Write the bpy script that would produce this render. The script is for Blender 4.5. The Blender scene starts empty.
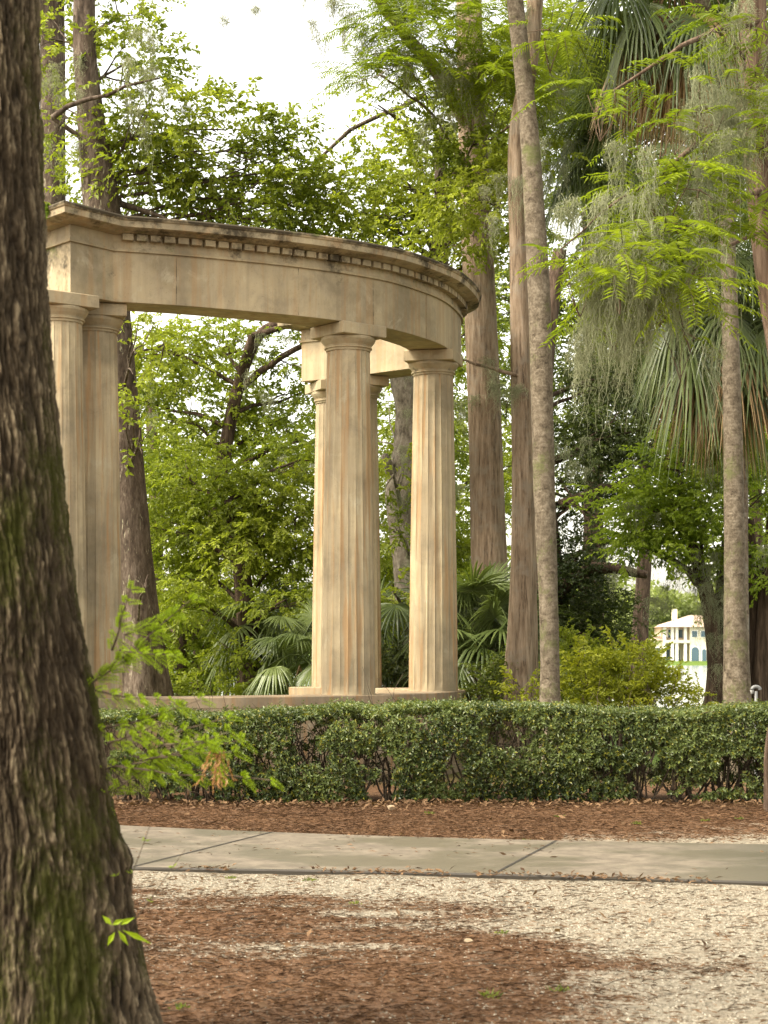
import bpy, math, numpy as np
from mathutils import Vector
R = np.random.default_rng(7)
PI = math.pi
F = 1800.0; HZ = 650.0; EYE = 1.6
C = bpy.context.scene.collection

def W(px, py, Y):
    return np.array([(px-384)/F*Y, Y, EYE+(HZ-py)/F*Y])
def G(px, py):
    Y = EYE*F/(py-HZ)
    return np.array([(px-384)/F*Y, Y, 0.0])
def unit(v):
    v = np.asarray(v, float)
    return v/(np.linalg.norm(v, axis=-1, keepdims=True)+1e-12)

# ------------------------------------------------------------------ noise
_T = np.random.default_rng(3).random((64, 64, 64)).astype(np.float32)
def vnoise(P):
    P = np.asarray(P, float); i = np.floor(P).astype(int); f = P-i
    f = f*f*(3-2*f); a = i & 63; b = (i+1) & 63
    x0, y0, z0 = a[..., 0], a[..., 1], a[..., 2]; x1, y1, z1 = b[..., 0], b[..., 1], b[..., 2]
    fx, fy, fz = f[..., 0], f[..., 1], f[..., 2]
    c00 = _T[x0, y0, z0]*(1-fx)+_T[x1, y0, z0]*fx; c10 = _T[x0, y1, z0]*(1-fx)+_T[x1, y1, z0]*fx
    c01 = _T[x0, y0, z1]*(1-fx)+_T[x1, y0, z1]*fx; c11 = _T[x0, y1, z1]*(1-fx)+_T[x1, y1, z1]*fx
    return (c00*(1-fy)+c10*fy)*(1-fz)+(c01*(1-fy)+c11*fy)*fz
def fbm(P, o=4):
    s = 0; a = .5; t = 0; P = np.asarray(P, float)
    for k in range(o):
        s = s+a*vnoise(P*(2**k)+17.3*k); t += a; a *= .5
    return s/t

# ------------------------------------------------------------------ objects
def tag(o, label=None, cat=None, group=None, kind=None):
    if label: o['label'] = label
    if cat: o['category'] = cat
    if group: o['group'] = group
    if kind: o['kind'] = kind
    return o
def empty(name, loc, label, cat, group=None):
    o = bpy.data.objects.new(name, None); o.location = Vector([float(v) for v in loc]); C.objects.link(o)
    o.empty_display_size = .2
    return tag(o, label, cat, group)

class MB:
    """collects numpy vertex / face blocks"""
    def __init__(s): s.v = []; s.t = []; s.q = []; s.n = 0; s.tint = []; s.tm = []; s.qm = []
    def add(s, v, tris=None, quads=None, tint=0.5, mat=0):
        v = np.asarray(v, float).reshape(-1, 3); k = len(v)
        s.v.append(v)
        s.tint.append(np.broadcast_to(np.asarray(tint, float), (k,)).copy() if np.ndim(tint) == 0 else np.asarray(tint, float))
        if tris is not None and len(tris):
            t = np.asarray(tris, int).reshape(-1, 3)+s.n; s.t.append(t); s.tm.append(np.full(len(t), mat))
        if quads is not None and len(quads):
            q = np.asarray(quads, int).reshape(-1, 4)+s.n; s.q.append(q); s.qm.append(np.full(len(q), mat))
        s.n += k
    def build(s, name, mats, parent=None, smooth=False, ngons=None):
        v = np.concatenate(s.v) if s.v else np.zeros((0, 3))
        origin = np.zeros(3)
        if parent is not None:
            origin = np.array(parent.matrix_world.translation) if parent.parent is None and False else np.array(wl(parent))
        v = v-origin
        t = np.concatenate(s.t) if s.t else np.zeros((0, 3), int)
        q = np.concatenate(s.q) if s.q else np.zeros((0, 4), int)
        me = bpy.data.meshes.new(name)
        ng = ngons or []
        nl = len(t)*3+len(q)*4+sum(len(g) for g in ng); nf = len(t)+len(q)+len(ng)
        me.vertices.add(len(v)); me.vertices.foreach_set('co', v.astype(np.float32).ravel())
        me.loops.add(nl); me.polygons.add(nf)
        li = np.concatenate([t.ravel(), q.ravel()]+[np.array(g) for g in ng]).astype(np.int32)
        tot = np.concatenate([np.full(len(t), 3), np.full(len(q), 4), np.array([len(g) for g in ng], int)]).astype(np.int32)
        st = np.concatenate([[0], np.cumsum(tot)[:-1]]).astype(np.int32)
        me.loops.foreach_set('vertex_index', li)
        me.polygons.foreach_set('loop_start', st)
        try: me.polygons.foreach_set('loop_total', tot)
        except Exception: pass
        mi = np.concatenate((s.tm or [np.zeros(0)])+(s.qm or [np.zeros(0)])+[np.zeros(len(ng))]).astype(np.int32)
        me.polygons.foreach_set('material_index', mi)
        me.polygons.foreach_set('use_smooth', np.full(nf, smooth))
        at = me.attributes.new('tint', 'FLOAT', 'POINT')
        at.data.foreach_set('value', np.concatenate(s.tint).astype(np.float32))
        me.update(calc_edges=True); me.validate()
        for m in (mats if isinstance(mats, (list, tuple)) else [mats]): me.materials.append(m)
        o = bpy.data.objects.new(name, me); C.objects.link(o)
        if parent is not None: o.parent = parent
        return o
def wl(o):
    p = np.array(o.location, float)
    while o.parent is not None:
        o = o.parent; p = p+np.array(o.location, float)
    return p

def box(mb, c, s, rot=0, **k):
    cx, cy, cz = c; a, b, h = s[0]/2, s[1]/2, s[2]/2
    v = np.array([[x, y, z] for z in (-h, h) for x, y in ((-a, -b), (a, -b), (a, b), (-a, b))])
    co, si = math.cos(rot), math.sin(rot)
    v = np.c_[v[:, 0]*co-v[:, 1]*si, v[:, 0]*si+v[:, 1]*co, v[:, 2]]+[cx, cy, cz]
    mb.add(v, quads=[[0, 3, 2, 1], [4, 5, 6, 7], [0, 1, 5, 4], [1, 2, 6, 5], [2, 3, 7, 6], [3, 0, 4, 7]], **k)

def catmull(P, n):
    P = np.asarray(P, float); Q = np.vstack([2*P[0]-P[1], P, 2*P[-1]-P[-2]]); out = []
    for i in range(1, len(Q)-2):
        t = np.linspace(0, 1, n, endpoint=False)[:, None]
        a, b, c, d = Q[i-1], Q[i], Q[i+1], Q[i+2]
        out.append(.5*((2*b)+(-a+c)*t+(2*a-5*b+4*c-d)*t**2+(-a+3*b-3*c+d)*t**3))
    out.append(P[-1:]); return np.vstack(out)

def tube(mb, P, rad, sides=8, bark=0, freq=6, lobes=0, cap=True, tint=.5, mat=0, bumpseed=0., zfreq=.8):
    P = np.asarray(P, float); rad = np.asarray(rad, float); n = len(P)
    T = unit(np.gradient(P, axis=0))
    ref = np.array([1., 0, 0]) if abs(T[0][0]) < .9 else np.array([0, 1., 0])
    U = np.zeros_like(P); u = ref
    for i in range(n):
        u = u-T[i]*np.dot(u, T[i]); u = u/np.linalg.norm(u); U[i] = u
    V = np.cross(T, U)
    a = np.linspace(0, 2*PI, sides, endpoint=False)
    d = U[:, None]*np.cos(a)[None, :, None]+V[:, None]*np.sin(a)[None, :, None]
    s = np.r_[0, np.cumsum(np.linalg.norm(np.diff(P, axis=0), axis=1))]
    r = np.repeat(rad[:, None], sides, 1)
    if bark:
        q = np.stack([np.cos(a)[None, :]*freq/PI+0*s[:, None], np.sin(a)[None, :]*freq/PI+0*s[:, None], s[:, None]*zfreq+0*a[None, :]], -1)+bumpseed
        r = r*(1+bark*(fbm(q, 4)-.5)*2)
    if lobes:
        fl = np.clip((rad/np.median(rad)-1), 0, 2)[:, None]
        r = r*(1+.22*fl*np.cos(lobes*a+bumpseed)[None, :]+.1*fl*np.cos((lobes+3)*a+2*bumpseed)[None, :])
    v = (P[:, None]+d*r[..., None]).reshape(-1, 3)
    i = np.arange(n-1)[:, None]*sides; j = np.arange(sides)[None, :]; j2 = (j+1) % sides
    quads = np.stack([i+j, i+j2, i+sides+j2, i+sides+j], -1).reshape(-1, 4)
    tr = []
    if cap:
        v = np.vstack([v, P[-1:]+T[-1:]*rad[-1]*.3]); k = len(v)-1; o = (n-1)*sides
        tr = [[o+x, o+(x+1) % sides, k] for x in range(sides)]
    mb.add(v, tris=tr, quads=quads, tint=tint, mat=mat)

# ------------------------------------------------------------------ leaves
def leaves(mb, P, D, N, L, Wd, tint, mat=0, fold=.12, curl=0.12):
    """P base, D direction, N normal, L length, Wd width"""
    D = unit(D); S = unit(np.cross(D, N)); N = np.cross(S, D)
    L = np.broadcast_to(L, (len(P),))[:, None]; Wd = np.broadcast_to(Wd, (len(P),))[:, None]
    m = P+D*L*.45
    a = m+S*Wd*.5+N*Wd*fold*2; b = m-S*Wd*.5+N*Wd*fold*2
    tip = P+D*L-N*L*curl
    v = np.stack([P, a, tip, b], 1).reshape(-1, 3)
    k = np.arange(len(P))[:, None]*4
    t = np.concatenate([k+[0, 1, 2], k+[0, 2, 3]], 1).reshape(-1, 3)
    mb.add(v, tris=t, tint=np.repeat(tint, 4), mat=mat)

def sprays(mb, O, D, L, k, ll, lw, tint, droop=.25, pinn=.5, rnd=.5, twigw=.006, twigmat=1, alpha=.5):
    """k leaves along each twig"""
    M = len(O); D = unit(D); Z = np.array([0, 0, 1.])
    S = unit(np.cross(D, Z)+R.normal(0, .05, (M, 3)))
    L = np.broadcast_to(L, (M,))
    t = (np.arange(k)+.6)/k
    t = np.broadcast_to(t, (M, k))
    ax = O[:, None]+D[:, None]*(L[:, None]*t)[..., None]-Z*(droop*L[:, None]*t**2)[..., None]
    sg = np.where(np.arange(k) % 2 == 0, 1., -1.)[None, :, None]
    tan = unit(D[:, None]-Z*(2*droop*t)[..., None])
    dd = tan*alpha+S[:, None]*sg*pinn+R.normal(0, rnd, (M, k, 3))*.6
    dd[..., 2] -= .12
    nn = np.cross(S, D)[:, None]*1.0+R.normal(0, rnd, (M, k, 3))*.8
    nn = np.where(nn[..., 2:3] < -.3, -nn, nn)
    l = ll*R.uniform(.5, 1.3, (M, 1))*R.uniform(.75, 1.2, (M, k)); w = lw*R.uniform(.75, 1.15, (M, k))
    tt = np.clip(tint[:, None]+R.normal(0, .13, (M, k)), 0, 1)
    leaves(mb, ax.reshape(-1, 3), dd.reshape(-1, 3), nn.reshape(-1, 3), l.ravel(), w.ravel(), tt.ravel())
    if twigw:
        p1 = O+D*L[:, None]*.5-Z*(droop*L*.25)[:, None]; p2 = O+D*L[:, None]-Z*(droop*L)[:, None]
        v = np.stack([O-S*twigw, O+S*twigw, p1-S*twigw*.7, p1+S*twigw*.7, p2], 1)
        kk = np.arange(M)[:, None]*5
        mb.add(v.reshape(-1, 3), tris=(np.concatenate([kk+[0, 1, 3], kk+[0, 3, 2], kk+[2, 3, 4]], 1)).reshape(-1, 3), tint=.5, mat=twigmat)

STY = dict(
    oak=dict(ll=.10, lw=.060, k=11, L=.34, droop=.2, rnd=.55, pinn=.6, alpha=.5),
    small=dict(ll=.07, lw=.040, k=12, L=.26, droop=.15, rnd=.6, pinn=.6, alpha=.5),
    far=dict(ll=.2, lw=.11, k=9, L=.55, droop=.2, rnd=.7, pinn=.6, alpha=.5),
    camphor=dict(ll=.10, lw=.056, k=11, L=.32, droop=.3, rnd=.5, pinn=.6, alpha=.6),
    cypress=dict(ll=.125, lw=.018, k=26, L=.52, droop=.3, rnd=.16, pinn=.95, alpha=.45),
)
def crown_blob(mb, c, r, sty, dens=1., gap=.47, seed=0., flat=.6, up=0.0):
    """clumps of sprays filling an uneven ellipsoid"""
    s = STY[sty]; c = np.asarray(c, float); r = np.asarray(r, float)
    area = PI*r[0]*r[2]
    la = .5*s['ll']*s['lw']*s['k']*(1.0 if sty != 'cypress' else 1.25)
    M = int(dens*(4.0 if sty != 'cypress' else 3.6)*area/la)
    if M < 5: M = 5
    ncl = max(6, int(M/(6 if sty != 'cypress' else 12)))
    u = unit(R.normal(size=(ncl*3, 3))); rr = R.uniform(.15, 1.08, ncl*3)**.55
    cc = u*rr[:, None]
    keep = fbm((c+cc*r)*.75+seed, 3) > gap-.1*R.random(ncl*3)
    cc = cc[keep][:ncl]
    if len(cc) < 3: return
    cw = c+cc*r
    ix = R.integers(0, len(cw), M)
    cr = {'cypress': .34, 'small': .24}.get(sty, .40)*(1 if sty != 'far' else 1.8)*(.6+.8*R.random(len(cw)))
    off = unit(R.normal(size=(M, 3)))*(R.random(M)**.5)[:, None]*cr[ix][:, None]; off[:, 2] *= flat
    O = cw[ix]+off
    D = unit(off)*.8+cc[ix]*.7+R.normal(0, .35, (M, 3)); D[:, 2] = D[:, 2]*.6+up
    ti = np.clip(.45+.5*(fbm(cw*.5+9+seed, 2)-.5)*2+R.normal(0, .1, len(cw)), 0, 1)[ix]
    g = fbm(O*1.6+seed+5, 2) > gap-.09
    O, D, ti = O[g], D[g], ti[g]
    sprays(mb, O, D, s['L']*R.uniform(.6, 1.2, len(O)), s['k'], s['ll'], s['lw'], ti, s['droop'], s['pinn'], s['rnd'], .004*(1 if sty != 'far' else 2), 1, s['alpha'])

def moss(mb, A, length, n=26, spread=.10, w=.0034, curl=.016):
    """hanging wisps from anchor points A"""
    A = np.asarray(A, float).reshape(-1, 3)
    length = np.broadcast_to(length, (len(A),))
    for a, ln in zip(A, length):
        seg = 16
        o = a+R.normal(0, spread, (n, 3))*[1, 1, .5]
        l = ln*R.uniform(.15, 1.0, n)**1.8
        t = np.linspace(0, 1, seg)[None, :]
        wob = np.cumsum(R.normal(0, curl, (n, seg, 3)), 1)+R.normal(0, .007, (n, seg, 3))
        con = -(o-a)[:, None]*(t*.9*(l/ln)[:, None])[..., None]+R.normal(0, .05, (1, 1, 3))*(t**1)[..., None]*ln
        p = o[:, None]+wob*np.array([1, 1, .25])+con*np.array([1, 1, 0]); p[..., 2] -= l[:, None]*t
        th = R.uniform(0, PI, n); sd = np.stack([np.cos(th), np.sin(th)*.5, 0*th], -1)[:, None]
        ww = (w*R.uniform(.6, 1.6, (n, 1))*(1-.75*t)*(.6+.8*R.random((n, seg))))[..., None]
        v = np.stack([p-sd*ww, p+sd*ww], 2)     # n,seg,2,3
        base = (np.arange(n)*seg*2)[:, None, None]+np.arange(seg-1)[None, :, None]*2
        q = (base+np.array([0, 1, 3, 2])).reshape(-1, 4)
        mb.add(v.reshape(-1, 3), quads=q, tint=np.repeat(np.clip(R.normal(.5, .2, n), 0, 1), seg*2))
        # little side curls
        m = n*9; i = R.integers(0, n, m); j = R.integers(1, seg-1, m)
        P = p[i, j]; D = R.normal(size=(m, 3)); D[:, 2] = -abs(D[:, 2])*.8-.2
        leaves(mb, P, D, R.normal(size=(m, 3)), R.uniform(.02, .06, m), w*1.1, np.clip(R.normal(.5, .2, m), 0, 1))

# ------------------------------------------------------------------ materials
def mat(name):
    m = bpy.data.materials.new(name); m.use_nodes = True
    nt = m.node_tree; nt.nodes.clear()
    return m, nt
class NT:
    def __init__(s, nt): s.nt = nt
    def n(s, t, **k):
        x = s.nt.nodes.new(t)
        for a, b in k.items():
            if a in ('inp',):
                for i, v in b.items(): x.inputs[i].default_value = v
            else: setattr(x, a, b)
        return x
    def l(s, a, b): s.nt.links.new(a, b)
    def noise(s, vec, scale, detail=4, rough=.6, dist=0):
        x = s.n('ShaderNodeTexNoise', inp={'Scale': scale, 'Detail': detail, 'Roughness': rough, 'Distortion': dist}); s.l(vec, x.inputs['Vector']); return x.outputs['Fac']
    def map(s, vec, sc=(1, 1, 1), loc=(0, 0, 0), rot=(0, 0, 0)):
        x = s.n('ShaderNodeMapping'); x.inputs['Scale'].default_value = sc; x.inputs['Location'].default_value = loc; x.inputs['Rotation'].default_value = rot
        s.l(vec, x.inputs['Vector']); return x.outputs[0]
    def ramp(s, fac, stops):
        x = s.n('ShaderNodeValToRGB'); e = x.color_ramp.elements
        e[0].position = stops[0][0]; e[0].color = c4(stops[0][1]); e[1].position = stops[1][0]; e[1].color = c4(stops[1][1])
        for p, c in stops[2:]:
            k = e.new(p); k.color = c4(c)
        s.l(fac, x.inputs['Fac']); return x.outputs['Color']
    def mix(s, fac, a, b, mode='MIX'):
        x = s.n('ShaderNodeMix', data_type='RGBA', blend_type=mode)
        if isinstance(fac, (int, float)): x.inputs[0].default_value = fac
        else: s.l(fac, x.inputs[0])
        for i, v in ((6, a), (7, b)):
            if isinstance(v, (tuple, list)): x.inputs[i].default_value = c4(v)
            else: s.l(v, x.inputs[i])
        return x.outputs[2]
    def math(s, op, a, b=0.0, clamp=False):
        x = s.n('ShaderNodeMath', operation=op, use_clamp=clamp)
        for i, v in ((0, a), (1, b)):
            if isinstance(v, (int, float)): x.inputs[i].default_value = v
            else: s.l(v, x.inputs[i])
        return x.outputs[0]
    def bump(s, h, strength, dist, nrm=None):
        x = s.n('ShaderNodeBump', inp={'Strength': strength, 'Distance': dist}); s.l(h, x.inputs['Height'])
        if nrm is not None: s.l(nrm, x.inputs['Normal'])
        return x.outputs[0]
    def out(s, sh):
        o = s.n('ShaderNodeOutputMaterial'); s.l(sh, o.inputs['Surface'])
    def pr(s, col, rough=.8, nrm=None, spec=.3, **k):
        x = s.n('ShaderNodeBsdfPrincipled'); x.inputs['Specular IOR Level'].default_value = spec
        if isinstance(rough, (int, float)): x.inputs['Roughness'].default_value = rough
        else: s.l(rough, x.inputs['Roughness'])
        if isinstance(col, (tuple, list)): x.inputs['Base Color'].default_value = c4(col)
        else: s.l(col, x.inputs['Base Color'])
        if nrm is not None: s.l(nrm, x.inputs['Normal'])
        for a, b in k.items(): x.inputs[a].default_value = b
        return x.outputs[0]
def c4(c):
    if isinstance(c, (int, float)): return (c, c, c, 1)
    return tuple(c)+(1,) if len(c) == 3 else tuple(c)

def leaf_mat(name, dark, light, trans=.35, rough=.5, spec=.35, old=None, oldamt=.0, tc=(1.3, 1.35, .66)):
    m, nt = mat(name); g = NT(nt)
    at = g.n('ShaderNodeAttribute', attribute_name='tint').outputs['Fac']
    geo = g.n('ShaderNodeNewGeometry').outputs['Position']
    nz = g.noise(geo, 1.1, 2)
    f = g.math('ADD', at, g.math('MULTIPLY', g.math('SUBTRACT', nz, .5), .9), True)
    mid = tuple((a+b)/2 for a, b in zip(dark, light))
    col = g.ramp(f, [(0, dark), (1, light), (.5, mid)])
    if old:
        fine = g.noise(geo, 23, 1)
        col = g.mix(g.math('GREATER_THAN', fine, 1-oldamt), col, old)
    p = g.pr(col, rough, spec=spec)
    t = g.n('ShaderNodeBsdfTranslucent')
    g.l(g.mix(1.0, col, tc, 'MULTIPLY'), t.inputs['Color'])
    mx = g.n('ShaderNodeMixShader'); mx.inputs[0].default_value = trans
    g.l(p, mx.inputs[1]); g.l(t.outputs[0], mx.inputs[2]); g.out(mx.outputs[0]); return m

def bark_mat(name, dark, mid, light, moss=None, mossamt=.5, vs=.18, sc=9, bs=1.0, bd=.03, rings=0, lich=0, grey=None):
    m, nt = mat(name); g = NT(nt)
    co = g.n('ShaderNodeTexCoord').outputs['Object']
    v = g.map(co, (1, 1, vs))
    n1 = g.noise(v, sc, 6, .65, .4); n2 = g.noise(v, sc*3.3, 4, .7, .2); n3 = g.noise(co, 1.3, 3)
    h = g.math('ADD', g.math('MULTIPLY', n1, .65), g.math('MULTIPLY', n2, .35))
    col = g.ramp(h, [(.36, dark), (.66, light), (.5, mid)])
    col = g.mix(g.math('MULTIPLY', g.math('SUBTRACT', n3, .4, True), 1.5, True), col, tuple(c*.6 for c in mid))
    if grey:
        gg = g.noise(co, 4.5, 5, .7)
        col = g.mix(g.ramp(gg, [(.5, 0), (.62, .6)]), col, grey)
    if lich:
        l = g.noise(v, sc*1.6, 4, .7, 1.0)
        col = g.mix(g.ramp(l, [(.60, 0), (.68, .8)]), col, (.36, .33, .22))
    if rings:
        w = g.n('ShaderNodeTexWave', wave_type='BANDS', bands_direction='Z', inp={'Scale': rings, 'Distortion': 3.0, 'Detail': 2.0, 'Detail Scale': 2.0}); g.l(g.map(co, (1, 1, 1)), w.inputs['Vector'])
        col = g.mix(g.math('MULTIPLY', g.math('SUBTRACT', 1.0, w.outputs['Fac']), .05), col, dark)
        h = g.math('ADD', h, g.math('MULTIPLY', w.outputs['Fac'], .05))
    if moss:
        mn = g.noise(co, 2.1, 5, .62); mf = g.noise(co, 34, 3, .7)
        mm = g.math('ADD', g.math('MULTIPLY', mn, .8), g.math('MULTIPLY', mf, .2))
        col = g.mix(g.ramp(mm, [(1-mossamt-.03, 0), (1-mossamt+.07, .92)]), col, moss)
    g.out(g.pr(col, .9, g.bump(h, bs, bd), spec=.15)); return m

M = {}
# stone
def stone_mat(name, grime=False, base=(.335, .270, .165), streak=.6):
    m, nt = mat(name); g = NT(nt)
    co = g.n('ShaderNodeTexCoord').outputs['Object']
    big = g.noise(co, 1.1, 4); sp = g.noise(co, 55, 4, .75); st = g.noise(g.map(co, (5, 5, .32)), 1.6, 5, .6)
    st2 = g.noise(g.map(co, (5, 5, .25), (3, 1, 5)), 1.9, 4, .6)
    mot = g.noise(co, 7, 5, .7)
    lt = tuple(min(1, c*1.22) for c in base); dk = tuple(c*.62 for c in base)
    col = g.ramp(big, [(.36, dk), (.64, lt), (.50, base)])
    bl = g.noise(g.map(co, (1, 1, .8), (4, 2, 9)), 3.1, 6, .68, .5)
    col = g.mix(g.ramp(bl, [(.52, 0), (.68, .5)]), col, (.15, .122, .080))
    col = g.mix(g.ramp(bl, [(.32, .45), (.42, 0)]), col, (.46, .41, .29))
    col = g.mix(g.math('MULTIPLY', g.ramp(mot, [(.35, 0), (.75, 1)]), .35), col, (.36, .31, .225))
    col = g.mix(g.math('MULTIPLY', g.ramp(st, [(.45, 0), (.61, 1)]), streak), col, (.18, .14, .09))
    col = g.mix(g.math('MULTIPLY', g.ramp(st2, [(.52, 0), (.63, 1)]), streak if grime else .6), col, (.30, .165, .065))
    col = g.mix(g.ramp(sp, [(.60, 0), (.72, .6)]), col, (.12, .09, .055))
    if grime:
        gn = g.noise(co, 2.6, 6, .72); gt = g.n('ShaderNodeAttribute', attribute_name='tint').outputs['Fac']
        gf = g.math('ADD', g.math('MULTIPLY', gt, .62), g.math('MULTIPLY', g.math('SUBTRACT', gn, .32), 1.7))
        col = g.mix(g.ramp(gf, [(.56, 0), (.80, .93)]), col, (.040, .032, .020))
        gm = g.noise(co, 5, 4, .7)
        col = g.mix(g.math('MULTIPLY', g.ramp(gm, [(.58, 0), (.68, 1)]), g.math('MULTIPLY', gt, .7, True)), col, (.10, .12, .02))
    h = g.math('ADD', g.math('MULTIPLY', mot, .5), g.math('MULTIPLY', sp, .5))
    g.out(g.pr(col, .88, g.bump(h, .5, .008), spec=.2)); return m
M['stone'] = stone_mat('stone', streak=.42)
M['stone_cornice'] = stone_mat('stone_cornice', True, streak=.30)
M['stone_podium'] = stone_mat('stone_podium', False, (.30, .225, .140), .45)

M['bark_front'] = bark_mat('bark_front', (.028, .020, .012), (.085, .062, .038), (.27, .21, .135), moss=(.065, .072, .012), mossamt=.45, vs=.16, sc=13, bd=.02, bs=.9)
M['bark_tan'] = bark_mat('bark_tan', (.055, .037, .024), (.225, .162, .105), (.38, .295, .21), vs=.10, sc=19, bd=.04, grey=(.22, .185, .14))
M['bark_cyp'] = bark_mat('bark_cyp', (.05, .034, .022), (.16, .115, .08), (.33, .26, .19), vs=.07, sc=14, bd=.03, grey=(.27, .25, .21))
M['bark_red'] = bark_mat('bark_red', (.032, .019, .012), (.105, .068, .044), (.21, .15, .105), vs=.06, sc=12, bd=.035)
M['bark_palm'] = bark_mat('bark_palm', (.055, .04, .026), (.15, .115, .08), (.27, .22, .165), vs=.9, sc=13, bd=.02, rings=7, grey=(.24, .225, .19))
M['bark_palm_moss'] = bark_mat('bark_palm_moss', (.045, .034, .022), (.135, .108, .074), (.245, .205, .15), vs=.9, sc=13, bd=.02, rings=7, moss=(.10, .105, .04), mossamt=.44)
M['bark_oak'] = bark_mat('bark_oak', (.022, .016, .011), (.085, .062, .044), (.19, .15, .115), vs=.3, sc=10, bd=.04, lich=1)
M['bark_dark'] = bark_mat('bark_dark', (.02, .013, .008), (.075, .05, .034), (.18, .125, .09), vs=.12, sc=10, bd=.04)
M['bark_gnarl'] = bark_mat('bark_gnarl', (.05, .04, .028), (.19, .16, .12), (.34, .30, .24), vs=.6, sc=9, bd=.04)
M['twig'] = bark_mat('twig', (.03, .022, .015), (.08, .06, .04), (.16, .12, .085), vs=1, sc=9, bd=.002)
M['leaf_oak'] = leaf_mat('leaf_oak', (.050, .074, .010), (.185, .215, .028), .42)
M['leaf_bright'] = leaf_mat('leaf_bright', (.115, .150, .014), (.31, .345, .040), .52)
M['leaf_yellow'] = leaf_mat('leaf_yellow', (.13, .155, .010), (.31, .32, .022), .45)
M['leaf_banyan'] = leaf_mat('leaf_banyan', (.13, .185, .018), (.33, .40, .05), .55)
M['leaf_dark'] = leaf_mat('leaf_dark', (.026, .040, .010), (.095, .120, .025), .32)
M['leaf_cyp'] = leaf_mat('leaf_cyp', (.11, .155, .007), (.27, .325, .020), .5)
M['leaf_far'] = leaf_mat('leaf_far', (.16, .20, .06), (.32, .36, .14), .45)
M['leaf_hedge'] = leaf_mat('leaf_hedge', (.036, .055, .014), (.13, .165, .045), .25, rough=.42, spec=.45, old=(.20, .19, .022), oldamt=.38)
M['leaf_palm'] = leaf_mat('leaf_palm', (.04, .062, .014), (.14, .175, .05), .3, rough=.4, spec=.5)
M['leaf_palm_dead'] = leaf_mat('leaf_palm_dead', (.14, .075, .03), (.42, .29, .15), .25)
M['moss'] = leaf_mat('moss', (.19, .20, .115), (.38, .39, .25), .45, rough=.9, spec=.1, tc=(1, 1, .9))
M['leaf_sprig'] = leaf_mat('leaf_sprig', (.14, .21, .008), (.30, .40, .02), .5)
M['moss_green'] = leaf_mat('moss_green', (.07, .11, .01), (.18, .26, .03), .2, rough=.9, spec=.1)
M['litter'] = leaf_mat('litter', (.045, .024, .012), (.19, .115, .060), .1, rough=.8, spec=.15)
M['needle'] = leaf_mat('needle', (.035, .019, .010), (.19, .108, .058), .05, rough=.9, spec=.1)
M['deadleaf'] = leaf_mat('deadleaf', (.32, .16, .06), (.48, .28, .14), .35)

def simple(name, col, rough=.7, spec=.3, var=.25, sc=6, bump=.0, **k):
    m, nt = mat(name); g = NT(nt)
    co = g.n('ShaderNodeTexCoord').outputs['Object']; n = g.noise(co, sc, 4, .65)
    c = g.ramp(n, [(.3, tuple(x*(1-var) for x in col)), (.7, tuple(min(1, x*(1+var)) for x in col))])
    g.out(g.pr(c, rough, g.bump(n, bump, .01) if bump else None, spec, **k)); return m

# ================================================================== SETTING
def gmask(X, Y):
    """where the red-brown needles lie (world position)"""
    py = HZ+EYE*F/np.maximum(Y, 1); px = X*F/np.maximum(Y, 1)+384
    n = fbm(np.stack([X*1.3, Y*.9, 0*X], -1), 4)-.5; n2 = fbm(np.stack([X*.9+9, Y*3.4, 0*X+4], -1), 4)
    xb = np.interp(py, [872, 884, 892, 900, 908, 918, 926, 934, 944, 955, 967, 976, 990, 1005, 1030, 1100], [20, 60, 180, 370, 490, 470, 350, 460, 560, 630, 720, 660, 610, 580, 550, 530])
    f = 1/(1+np.exp(-(xb-px+n*300)/40))
    f = f*np.clip(1-1.1*np.clip(n2-.50, 0, 1)*3*np.clip((480-px)/100, 0, 1)*np.clip((1000-py)/40, .25, 1), 0, 1)
    f = np.where((px > 700) & (py < 880), f, f)
    back = 1/(1+np.exp(((px-640)/60+(py-822)/10+n*6)))
    back2 = np.clip(1/(1+np.exp(((px-690)/60+(py-832)/4.5+n*7))), 0, 1)
    f = np.where(py < 862, np.maximum(np.where(px < 560, np.clip(.9+n*.6, 0, 1), 0), back2), f)
    return np.where(Y > 20, .9, f)
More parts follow.
